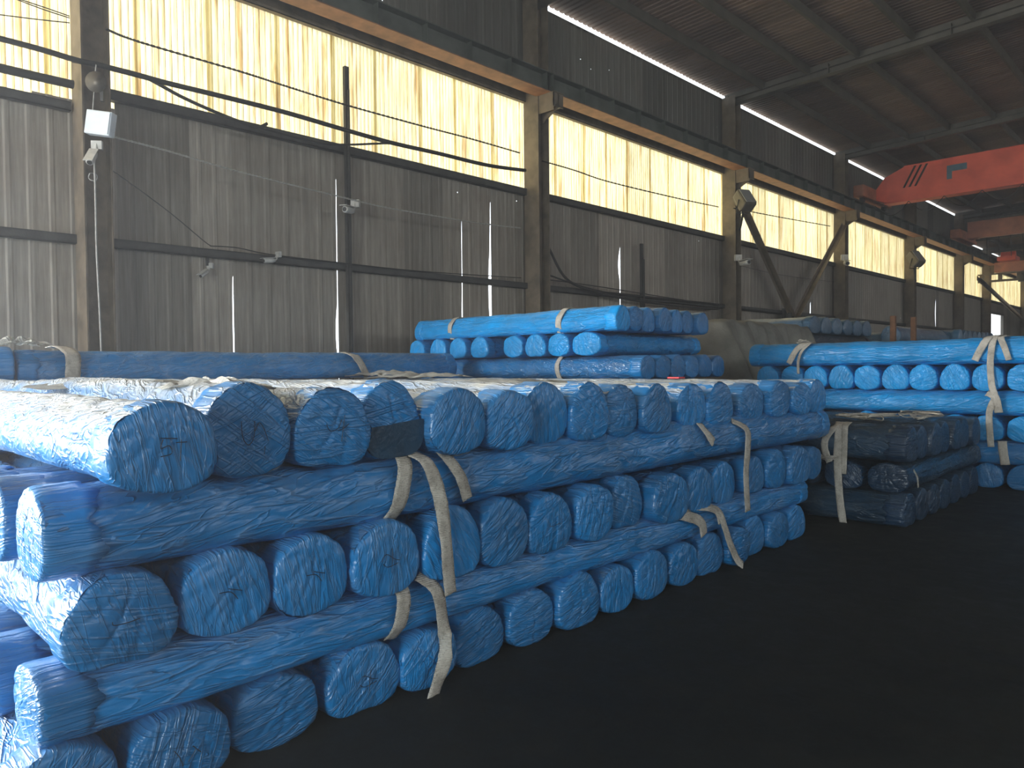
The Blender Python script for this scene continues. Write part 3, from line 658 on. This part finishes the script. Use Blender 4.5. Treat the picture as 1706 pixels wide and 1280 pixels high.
for i, (yc, wd, z0, z1) in enumerate(T5):
    e, b, d = bundle('X', FX+DX5[i], yc, z0, 6.1, 'blue bundle end in top row of front stack, %s from left' % ORD[i] + notes5.get(i, ''), 'bundle ends in the top row of the front stack', seeds5[i], wd/BW, (z1-z0)/BH, tilt=random.uniform(-.04, .04), mat='film_top')
    if i in wr5: scribble(b, wr5[i])
    if i == 3:
        # dull dark sheet taped over the lower face
        f_ = outline(seeds5[i]); P = [f_(t) for t in np.linspace(pi+.12, 2*pi-.02, 26)]
        v = [(.036, a*.97, c*.97+BH/2) for a, c in P]+[(.022, a*.97, c*.97+BH/2) for a, c in P]; n = len(P)
        fs = [tuple(range(n)), tuple(range(2*n-1, n-1, -1))]+[(k, k+n, k+1+n, k+1) for k in range(n-1)]
        obj('dark_patch', MB().add(v, fs), M['patch'], b)
for i, (yc, wd, z0, z1) in enumerate(T3):
    e, b, d = bundle('X', FX+random.uniform(-.05, .03), yc, z0, 6.0, 'blue bundle end in middle row of front stack, %s from left' % ORD[i], 'bundle ends in the middle row of the front stack', (i*5+2) % NV, wd/BW*1.0, (z1-z0)/BH, tilt=random.uniform(-.05, .05))
    if i in wr3: scribble(b, wr3[i])
for i, (yc, wd, z0, z1) in enumerate(T1):
    e, b, d = bundle('X', FX+random.uniform(-.05, .03), yc, z0, 6.0, 'blue bundle end in bottom row of front stack, %s from left' % ORD[i], 'bundle ends in the bottom row of the front stack', (i*3+1) % NV, wd/BW*1.0, (z1-z0)/BH, tilt=random.uniform(-.05, .05))
    if i in wr1: scribble(b, wr1[i])
for k in range(3):
    lab4 = ['long blue bundle across the front stack, upper one of the two facing us', 'long blue bundle just behind the upper front one, white-lit end at left edge'][k] if k < 2 else 'long blue bundle in the upper cross layer, hidden behind the front ones'
    lab2 = ['long blue bundle across the front stack, lower one of the two facing us', 'long blue bundle just behind the lower front one, lit end at left edge'][k] if k < 2 else 'long blue bundle in the lower cross layer, hidden behind the front ones'
    xk = FX-.19-.42*k
    bundle('Y', xk, .66-.03*k, .86, 6.7, lab4, 'long bundles in the upper cross layer', (3, 1, 4, 6, 2)[k], 1.0, .31/BH+.04, yaw=0)
    bundle('Y', xk, .64-.05*k, .285, 6.2, lab2, 'long bundles in the lower cross layer', (5, 2, 7, 0, 4)[k], 1.0, .27/BH, yaw=R(-.0))
for xk in (-8.0, -8.5):
    bundle('Y', xk, .66, .86, 6.7, 'long blue bundle in the upper cross layer, hidden behind the front ones', 'long bundles in the upper cross layer', 5, 1.0, .31/BH)
    bundle('Y', xk, .64, .285, 6.2, 'long blue bundle in the lower cross layer, hidden behind the front ones', 'long bundles in the lower cross layer', 6, 1.0, .27/BH)
# on top of the front stack, at its back
bundle('Y', -8.66, 1.75, 1.475, 5.65, 'long blue bundle lying along the back of the front stack, before the grey wall', 'bundles on top of the front stack', 2, 1., .34/BH, yaw=R(.1))
bundle('Y', -8.62, -4.1, 1.475, 5.8, 'long blue bundle on the back of the stack, running out at the left edge', 'bundles on top of the front stack', 4, 1., .38/BH, yaw=R(.0))

# ---- middle stack
def sup(axis, a, b, c, L, z, n, far, grp, lab, hi=False, mat='film', step=.45, w=1., h=.31/BH):
    for k in range(n):
        if axis == 'X': bundle('X', a, b+step*k, z, L, lab, grp, None, w, h, hi, mat)
        else: bundle('Y', a-step*k, b, z, L, lab, grp, None, w, h, hi, mat)
for k in range(7):
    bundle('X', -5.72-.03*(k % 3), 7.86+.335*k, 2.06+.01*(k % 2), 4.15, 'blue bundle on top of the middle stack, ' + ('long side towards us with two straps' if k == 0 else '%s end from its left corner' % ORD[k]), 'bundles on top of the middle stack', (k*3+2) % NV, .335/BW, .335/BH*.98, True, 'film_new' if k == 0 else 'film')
for k, px in enumerate((698, 733, 766, 802, 858, 895, 934, 980)):
    p = at(px, 575, Y=7.7)
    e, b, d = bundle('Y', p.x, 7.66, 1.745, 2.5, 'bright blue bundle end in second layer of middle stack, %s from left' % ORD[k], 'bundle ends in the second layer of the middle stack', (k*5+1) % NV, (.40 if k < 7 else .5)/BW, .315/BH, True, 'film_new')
for k in range(6):
    bundle('X', -5.42, 7.98+.36*k, 1.43, 4.2, ('long blue bundle with one strap low in the middle stack, side towards us' if k == 0 else 'blue bundle end low in the middle stack, %s from its left corner' % ORD[k]), 'bundles low in the middle stack', (k+4) % NV, .36/BW, .31/BH, True)
for z, ax in ((1.12, 'Y'), (.80, 'X'), (.49, 'Y'), (.18, 'X')):
    for k in range(2):
        if ax == 'Y': bundle('Y', -6.1-3.0*k, 7.8, z, 2.3, 'blue bundle carrying the middle stack, hidden behind the front stack', 'hidden bundles under the middle stack', None, 1., .315/BH, False)
        else: bundle('X', -5.42, 8.05+1.6*k, z, 4.2, 'blue bundle carrying the middle stack, hidden behind the front stack', 'hidden bundles under the middle stack', None, 1., .315/BH, False)
tag(obj('timber_skid', MB().bbox(-6.2, 7.8, 0, -6.0, 10.1, .18, .01).bbox(-9.2, 7.8, 0, -9.0, 10.1, .18, .01), M['stake']), 'timber skids under the middle stack, hidden', 'timber')

# ---- right stack
RY = 10.9
for k in range(4):
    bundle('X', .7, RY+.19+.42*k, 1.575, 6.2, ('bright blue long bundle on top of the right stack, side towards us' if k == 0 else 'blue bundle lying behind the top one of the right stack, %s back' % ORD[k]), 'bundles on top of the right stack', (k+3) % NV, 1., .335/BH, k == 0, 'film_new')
xc = [-5.2, -4.82, -4.46, -4.10, -3.735, -3.37, -3.02, -2.65, -2.28, -1.9, -1.53, -1.16, -.8, -.43, -.06, .3]
for k, x in enumerate(xc[:13]):
    if k < 3: lb = 'blue bundle end of right stack half hidden by front stack, %s' % ['leftmost', 'second', 'third'][k]
    else: lb = 'bright blue round bundle end in upper end row of right stack, %s from left' % ORD[k-3]
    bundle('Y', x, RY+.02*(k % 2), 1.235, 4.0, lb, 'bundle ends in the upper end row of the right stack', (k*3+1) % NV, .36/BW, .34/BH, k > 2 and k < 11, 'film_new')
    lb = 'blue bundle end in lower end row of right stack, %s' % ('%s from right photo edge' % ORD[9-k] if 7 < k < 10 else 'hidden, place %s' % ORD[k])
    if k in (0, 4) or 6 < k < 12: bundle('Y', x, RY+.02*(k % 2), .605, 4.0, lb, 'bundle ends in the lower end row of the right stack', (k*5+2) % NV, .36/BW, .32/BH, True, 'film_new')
    if k in (0, 4) or 6 < k < 12: bundle('Y', x, RY+.03, 0., 4.0, 'dark blue bundle end on the floor under the right stack, place %s' % ORD[k], 'floor row of the right stack', (k*5+3) % NV, .36/BW, .31/BH, False)
for k in range(3):
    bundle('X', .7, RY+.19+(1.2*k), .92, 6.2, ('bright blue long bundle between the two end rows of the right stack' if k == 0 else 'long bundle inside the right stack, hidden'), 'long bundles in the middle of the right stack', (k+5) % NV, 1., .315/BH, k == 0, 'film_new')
    bundle('X', .7, RY+.19+(1.2*k), .305, 6.2, ('dull blue long bundle low in the right stack, grey strap on it' if k == 0 else 'long bundle low inside the right stack, hidden'), 'long bundles low in the right stack', (k+2) % NV, 1., .30/BH, False, 'film')
# ---- shaded dark stack at the right end of the front stack
for k in range(7):
    bundle('X', -2.28-.03*(k % 2), 7.86+.41*k, .63-.005*k, 2.9, ('dark dusty blue bundle on top of low dark stack, strapped side towards us' if k == 0 else 'dark bundle end on top of low dark stack, %s from its corner' % ORD[k]), 'bundles on top of the low dark stack', (k+6) % NV, .41/BW, .34/BH, True, 'film_dark')
    bundle('X', -2.3, 7.86+.41*k, 0, 2.9, 'dark bundle end on the floor of low dark stack, %s from its corner' % ORD[k], 'floor row of the low dark stack', (k+2) % NV, .41/BW, .32/BH, True, 'film_dark')
for k in range(6):
    bundle('Y', -2.47-.43*k, 7.78, .32, 2.8, ('dark long bundle in middle layer of low dark stack, pale ring on its end' if k == 0 else 'dark bundle end in middle layer of low dark stack, %s from its corner' % ORD[k]), 'middle layer of the low dark stack', (k+4) % NV, 1., .30/BH, True, 'film_dark')
# ---- stacks along the wall behind
for k in range(6):
    bundle('X', -6.7, 16.35+.64*k, 2.28, 3.0, 'dusty blue bundle end beside the tarpaulin, %s from it' % ORD[k], 'bundle ends beside the tarpaulin', (k+1) % NV, 1.55, .38/BH, False, 'film_old')
for k in range(4):
    bundle('Y', -6.92-.8*k, 16.1, 1.93, 3.8, ('dark long bundle under the dusty ends beside the tarpaulin' if k == 0 else 'long bundle under the dusty ends, hidden'), 'long bundles under the dusty ends', k, 1., .35/BH, False, 'film_dark')
for k in range(2):
    for j in range(5): bundle('Y', -6.92-2.4*k, 16.1, .01+.384*j, 3.8, 'bundle carrying the dusty stack by the wall, hidden', 'hidden bundles by the wall', k, 1., .384/BH, False, 'film_dark')
bundle('Y', -5.75, 18.3, 2.08, 4.0, 'dusty blue long bundle behind the two rusty stakes', 'bundles of the far right stack', 2, 1.1, .38/BH, False, 'film_old')
for k in range(8): bundle('X', -5.35, 22.6+.5*k, 2.10, 3.0, 'dusty blue bundle end in far stack before bright doorway, %s from left' % ORD[k], 'bundle ends of the far right stack', k % NV, 1.2, .38/BH, False, 'film_old')
for k in range(2):
    for j in range(6):
        if k == 0: bundle('Y', -5.55-1.6*k, 16.6, .0+.347*j, 5.6, 'bundle low in far right stack, hidden behind right stack', 'hidden bundles of the far right stack', j, 1.1, 1., False, 'film_dark')
        bundle('Y', -5.55-2.2*k, 22.4, .0+.35*j, 4.2, 'bundle low in far right stack, hidden behind right stack', 'hidden bundles of the far right stack', j, 1.1, 1., False, 'film_dark')
for px, lb in ((1488, 'rusty steel stake left of its twin, behind the right stack'), (1522, 'rusty steel stake right of its twin, behind the right stack')):
    p = at(px, 550, X=-5.12)
    mb = MB().bbox(p.x-.05, p.y-.05, 0, p.x+.05, p.y+.05, 2.58+.03*(px > 1500), .008)
    e = tag(obj('steel_stake', mb, M['stake']), lb, 'stake')
# ---- tarpaulin over a stack
def tarp_mesh():
    bm = bmesh.new(); nu, nv = 110, 46
    x0, x1, y0, y1, zt = -10.0, -6.75, 12.25, 15.95, 2.46
    # perimeter path from the wall side front-left, round the near corner, along the visible side
    per = []
    for k in range(nu+1):
        t = k/nu*((x1-x0)+(y1-y0))
        if t < x1-x0: per.append((x0+t, y0, 0, -1))
        else: per.append((x1, y0+t-(x1-x0), 1, 0))
    rows = []
    for j in range(nv+1):
        r = []
        for k, (x, y, nx, ny) in enumerate(per):
            a = k/nu*7.0
            fold = .8*sin(a*5.1+1.2*sin(a*1.7))+.55*sin(a*11+1)+.3*sin(a*23)
            if j < 14:    # top, from inside out
                q = j/14; xx = -8.4+(x+8.4)*q if nx == 0 else -8.4+(x1+8.4)*q; yy = 14.1+(y-14.1)*q; z = zt+.03*sin(xx*5)*cos(yy*4)-.05*q**6+.03*sin(a*5+2)*q
            else:
                q = (j-14)/(nv-14); out = .04+.2*q**.5*(1.1+fold)
                cr_ = math.exp(-((k/nu-(x1-x0)/((x1-x0)+(y1-y0)))/.05)**2)
                out += .35*q*cr_
                xx, yy = x+nx*out+(cr_*.3*q), y+ny*out-(cr_*.2*q); drop = 1.15+.22*sin(a*2.2)+.1*sin(a*6)
                z = zt-.05-drop*q+.03*sin(a*9+q*5)
            r.append(bm.verts.new((xx, yy, z)))
        rows.append(r)
    for j in range(nv):
        for k in range(nu): bm.faces.new((rows[j][k], rows[j][k+1], rows[j+1][k+1], rows[j+1][k]))
    bmesh.ops.remove_doubles(bm, verts=bm.verts[:], dist=.0005); bmesh.ops.recalc_face_normals(bm, faces=bm.faces[:])
    bmesh.ops.solidify(bm, geom=bm.faces[:], thickness=.006)
    me = bpy.data.meshes.new('tarpaulin'); bm.to_mesh(me); bm.free(); return me
tag(obj('tarpaulin', tarp_mesh(), M['tarp'], smooth=True), 'dull grey tarpaulin draped in folds over a stack behind the middle', 'tarpaulin')
for k in range(4):
    for j in range(6): bundle('Y', -6.98-.85*k, 12.4, .0+.4*j, 3.5, 'bundle under the grey tarpaulin, hidden', 'bundles under the tarpaulin', (k+j) % NV, 1., 1.16, False, 'film_dark')

# ------------------------------------------------------------------ webbing straps
def ribbon(pts, wd, across, th=.005, name='webbing', parent=None, label=None, mat='web', n=7, wob=.004):
    """flat webbing following pts; across = direction of its width (one vector or one per point)"""
    P = spline(pts, n); ac = across if isinstance(across, list) else [across]*len(pts); ac = spline(ac, n); mb = MB(); v = []
    K = len(P); rng = random.Random(K*7+int(abs(P[0].y)*100))
    for i, p in enumerate(P):
        t = (P[min(i+1, K-1)]-P[max(i-1, 0)]).normalized(); a = ac[i]-t*ac[i].dot(t); a.normalize(); nn = t.cross(a)
        w2 = wd/2*(1+rng.uniform(-.05, .05)); b = rng.uniform(-wob, wob)
        for s, u in ((-1, .5), (-.5, .5+b/th), (.5, .5-b/th), (1, .5), (1, -.5), (.5, -.5-b/th), (-.5, -.5+b/th), (-1, -.5)): v.append(p+a*w2*s+nn*th*u)
    f = [tuple(range(8))[::-1], tuple(range((K-1)*8, K*8))]
    for i in range(K-1):
        for j in range(8): f.append((i*8+j, i*8+(j+1) % 8, i*8+8+(j+1) % 8, i*8+8+j))
    o = obj(name, mb.add(v, f), M[mat], parent, True)
    if label: tag(o, label, 'strap')
    return o
def sling(label): return empty('lifting_strap', (0, 0, 0), 0, label, 'strap')
Yv = Vector((0, 1, 0)); Xv = Vector((1, 0, 0))
def fpt(px, py, X): return at(px, py, X=X)
# over a long bundle facing +X: follows its section from the top front down and under
def over(yc, zb, zt, xf, lean=0., under=True):
    pts = [(xf-.16, yc, zt+.015), (xf-.07, yc+lean*.1, zt+.002), (xf+.012, yc+lean*.35, zt-.07), (xf+.024, yc+lean*.6, (zt+zb)/2), (xf+.012, yc+lean*.85, zb+.07)]
    if under: pts.append((xf-.05, yc+lean, zb+.0))
    return pts
s1 = sling('grey webbing strap round upper long bundle with broad tail hanging to the lower one')
ribbon(over(2.19, .87, 1.20, FX, -.09), .085, Yv, parent=s1)
ribbon([(FX-.02, 2.22, 1.185), (FX+.05, 2.27, 1.13), fpt(733, 830, FX+.07), fpt(743, 900, FX+.075), fpt(747, 950, FX+.07), fpt(751, 990, FX+.065)], .072, [Yv, Yv, Yv+Xv*.3, Yv, Yv, Yv], parent=s1)
s1b = sling('short grey webbing strap on the upper long bundle, right beside the hanging tail')
ribbon([(FX-.14, 2.37, 1.215), (FX-.02, 2.40, 1.185), fpt(765, 790, FX+.035), fpt(779, 832, FX+.035)], .066, Yv, parent=s1b)
s2 = sling('grey webbing strap round lower long bundle, twisted tail hanging over the floor row')
ribbon(over(2.16, .29, .575, FX, -.06), .08, Yv, parent=s2)
ribbon([(FX-.02, 2.25, .575), fpt(728, 985, FX+.045), fpt(738, 1040, FX+.055), fpt(742, 1068, FX+.06), fpt(741, 1100, FX+.075), fpt(728, 1140, FX+.08), fpt(716, 1180, FX+.085)], .07, [Yv, Yv, Yv, Yv*.3+Xv, Yv*.8+Xv*.6, Yv, Yv], parent=s2)
s3 = sling('grey webbing strap hanging long from the upper long bundle near its far end')
ribbon([(FX-.06, 5.5, 1.15), fpt(1244, 716, FX+.02), fpt(1246, 745, FX+.04), fpt(1243, 790, FX+.05), fpt(1246, 852, FX+.05)], .085, Yv, parent=s3)
ribbon([(FX-.05, 4.98, 1.16), fpt(1178, 722, FX+.02), fpt(1189, 738, FX+.035)], .075, Yv, label='short stub of webbing strap on the upper long bundle, left of the hanging one', name='strap_stub')
s4 = sling('grey webbing strap with frayed loop hanging from the lower long bundle near the floor')
ribbon([(FX-.04, 4.95, .55), fpt(1196, 852, FX+.02), fpt(1208, 880, FX+.05), fpt(1216, 905, FX+.06), fpt(1228, 932, FX+.07), fpt(1238, 942, FX+.09)], .075, Yv, parent=s4)
ribbon([(FX-.04, 4.75, .55), fpt(1189, 850, FX+.02), fpt(1200, 872, FX+.035)], .05, Yv, parent=s4)
ribbon([(FX-.02, 4.55, .55), fpt(1165, 868, FX+.03), fpt(1173, 892, FX+.035)], .09, Yv, label='short brown-stained strap end on the lower long bundle', name='strap_stub')
# straps at the dark stack
s5 = sling('grey webbing straps gathered over the left end of the low dark stack')
DYf = 7.64
ribbon([Vector((-3.0, 7.95, .99)), at(1398, 714, Y=DYf+.03), at(1395, 760, Y=DYf-.02), at(1398, 820, Y=DYf-.03), at(1404, 868, Y=DYf-.03), at(1409, 882, Y=DYf-.03)], .075, Xv, parent=s5)
ribbon([Vector((-2.95, 7.95, .99)), at(1390, 712, Y=DYf+.03), at(1376, 730, Y=DYf), at(1374, 748, Y=DYf-.01), at(1382, 770, Y=DYf-.02)], .07, Xv, parent=s5)
ribbon([Vector((-2.9, 7.95, .99)), at(1408, 712, Y=DYf+.03), at(1407, 740, Y=DYf-.01), at(1405, 790, Y=DYf-.01)], .06, Xv, parent=s5)
def tangle(c, rx, ry, rz, n, seed, label, mat='web', wd=.03, name='strap_tangle', turns=9):
    rng = random.Random(seed); c = Vector(c)
    pts = [c+Vector((rng.uniform(-rx, rx), rng.uniform(-ry, ry), rng.uniform(0.0, rz))) for _ in range(n)]
    return ribbon(pts, wd, [Vector((rng.uniform(-1, 1), rng.uniform(-1, 1), .3)) for _ in range(n)], .004, name, None, label, mat, 6)
tangle((-3.0, 8.6, .98), .35, .25, .06, 22, 3, 'tangled straps lying on top of the low dark stack')
tangle((-2.65, 9.4, .97), .2, .3, .07, 18, 5, 'smaller knot of straps on the low dark stack, further right')
tangle((-3.0, 7.6, .62), .12, .05, .06, 12, 8, 'short loose strap ends halfway down the low dark stack')
ribbon([at(1522, 783, X=-2.24), at(1528, 795, X=-2.22), at(1530, 812, X=-2.23)], .03, Yv, label='thin pale strap arc on the dark long bundle', name='strap_stub')
# straps on the right stack
Yr = RY-.03
s6 = sling('white webbing straps fanning over the top of the right stack, long tail down two rows')
ribbon([Vector((-2.2, RY+.3, 1.94)), at(1648, 562, Y=Yr+.05), at(1635, 580, Y=Yr), at(1624, 601, Y=Yr)], .085, Xv, parent=s6)
ribbon([Vector((-2.15, RY+.3, 1.94)), at(1657, 562, Y=Yr+.05), at(1650, 600, Y=Yr-.01), at(1652, 640, Y=Yr-.03), at(1657, 662, Y=Yr-.03), at(1648, 690, Y=Yr-.04), at(1651, 745, Y=Yr-.04)], .075, Xv, parent=s6)
ribbon([Vector((-2.1, RY+.3, 1.94)), at(1668, 562, Y=Yr+.05), at(1674, 580, Y=Yr), at(1681, 600, Y=Yr)], .07, Xv, parent=s6)
ribbon([at(1644, 655, Y=Yr-.03), at(1658, 662, Y=Yr-.05), at(1664, 688, Y=Yr-.02)], .09, Xv, parent=s6)
ribbon([at(1670, 735, Y=Yr), at(1671, 750, Y=Yr-.01), at(1675, 775, Y=Yr)], .1, Xv, label='dirty strap end on the low long bundle of the right stack', name='strap_stub')
s7 = sling('frayed webbing strap knotted over the left part of the top bundle of the right stack')
ribbon([Vector((-4.6, RY+.25, 1.93)), at(1345, 572, Y=Yr+.05), at(1328, 582, Y=Yr), at(1314, 606, Y=Yr-.01)], .085, Xv, parent=s7)
ribbon([Vector((-4.6, RY+.25, 1.93)), at(1350, 572, Y=Yr+.05), at(1336, 585, Y=Yr-.01), at(1330, 602, Y=Yr-.02), at(1330, 623, Y=Yr-.02)], .04, Xv, parent=s7)
tangle((-4.65, RY+.12, 1.92), .14, .08, .05, 12, 11, 'bushy frayed knot on top of the right stack left part', wd=.03)
# straps at the back of the front stack
XL = -8.44
s8 = sling('wide pale strap over the back bundle near the left edge')
ribbon([Vector((-8.75, 2.1, 1.85)), Vector((-8.6, 2.15, 1.86)), at(120, 590, X=XL+.02), at(122, 612, X=XL+.03), at(120, 640, X=XL+.02)], .14, Yv, parent=s8)
s9 = sling('narrow pale strap slanting over the back bundle in the middle')
ribbon([Vector((-8.7, 5.55, 1.83)), at(588, 592, X=XL+.0), at(600, 604, X=XL+.03), at(612, 628, X=XL+.04)], .1, Yv, parent=s9)
# straps round bundles of the middle stack
def hoop(xa, Yf, zb, zt, wd, label, lean=0):
    pts = [Vector((xa+lean, Yf+.3, zt+.012)), Vector((xa+lean*.8, Yf+.12, zt+.012)), Vector((xa+lean*.5, Yf+.01, zt-.08)), Vector((xa, Yf-.012, (zt+zb)/2)), Vector((xa-lean*.3, Yf+.01, zb+.07)), Vector((xa-lean*.4, Yf+.06, zb-.004))]
    ribbon(pts, wd, Xv, .01, 'binding_strap', None, label)
hoop(at(750, 540, Y=7.7).x, 7.7, 2.06, 2.39, .09, 'pale strap round the top bundle of the middle stack, left one', .03)
hoop(at(931, 530, Y=7.7).x, 7.7, 2.06, 2.39, .10, 'pale strap round the top bundle of the middle stack, right one', .04)
hoop(at(928, 612, Y=7.8).x, 7.81, 1.43, 1.74, .08, 'pale strap round the lower long bundle of the middle stack')
# loose film scraps on the tops
def scrap(c, rx, ry, rz, seed, label, parent=None):
    rng = random.Random(seed); bm = bmesh.new(); n = 18; g = []
    ph = [rng.uniform(0, 6) for _ in range(8)]
    for i in range(n+1):
        for j in range(n+1):
            u, v_ = i/n*2-1, j/n*2-1
            k_ = 1+.25*sin(3*math.atan2(v_, u)+ph[0])
            z = abs(sin(u*4+ph[1]+2*sin(v_*3+ph[2])))*.6+abs(sin(v_*7+ph[3]+u*2))*.4
            z *= max(0, 1-(u*u+v_*v_)*.55)
            g.append(bm.verts.new((c[0]+u*rx*k_+.1*rx*sin(v_*9+ph[4]), c[1]+v_*ry*k_, c[2]+rz*z)))
    for i in range(n):
        for j in range(n): bm.faces.new((g[i*(n+1)+j], g[(i+1)*(n+1)+j], g[(i+1)*(n+1)+j+1], g[i*(n+1)+j+1]))
    bmesh.ops.solidify(bm, geom=bm.faces[:], thickness=.003)
    me = bpy.data.meshes.new('film_scrap'); bm.to_mesh(me); bm.free()
    tag(obj('film_scrap', me, M['rag'], smooth=False), label, 'plastic film')
scrap((-3.35, 1.45, 1.51), .3, .16, .07, 1, 'crumpled pale film on the second bundle of the top row')
scrap((-8.5, 1.75, 1.86), .16, .22, .1, 2, 'crumpled white film standing on the back bundle at the left edge')
scrap((-8.1, 5.9, 1.5), .3, .45, .09, 3, 'crumpled film heap at the foot of the slanting strap')
scrap((-6.2, 5.0, 1.5), .3, .5, .06, 4, 'flat crumpled film on the top row, behind the fifth end')
scrap((-4.2, 4.1, 1.47), .5, .5, .05, 5, 'flat crumpled film on the top row near its middle')
scrap((-5.4, 1.7, 1.5), .5, .5, .05, 6, 'wide pale film lying over the first bundles of the top row')
tag(obj('red_tag', MB().bbox(-3.6, 5.6, 1.485, -3.48, 5.7, 1.5, .003), M['red_tag']), 'small red tag on top of the front stack', 'tag')

# ------------------------------------------------------------------ dusty air inside the hall
hz = bpy.data.materials.new('dusty_air'); hz.use_nodes = True; ht = hz.node_tree; ht.nodes.clear()
ho = ht.nodes.new('ShaderNodeOutputMaterial'); hv = ht.nodes.new('ShaderNodeVolumePrincipled') if False else ht.nodes.new('ShaderNodeVolumeScatter')
hv.inputs['Density'].default_value = .0062; hv.inputs['Anisotropy'].default_value = .45; hv.inputs['Color'].default_value = (.95, .97, 1, 1)
ht.links.new(hv.outputs[0], ho.inputs['Volume'])
tag(obj('dusty_air', MB().box(XW+.06, YB+.1, .01, XE-.1, YH-.2, 9.4), hz), None, None, None, 'structure')
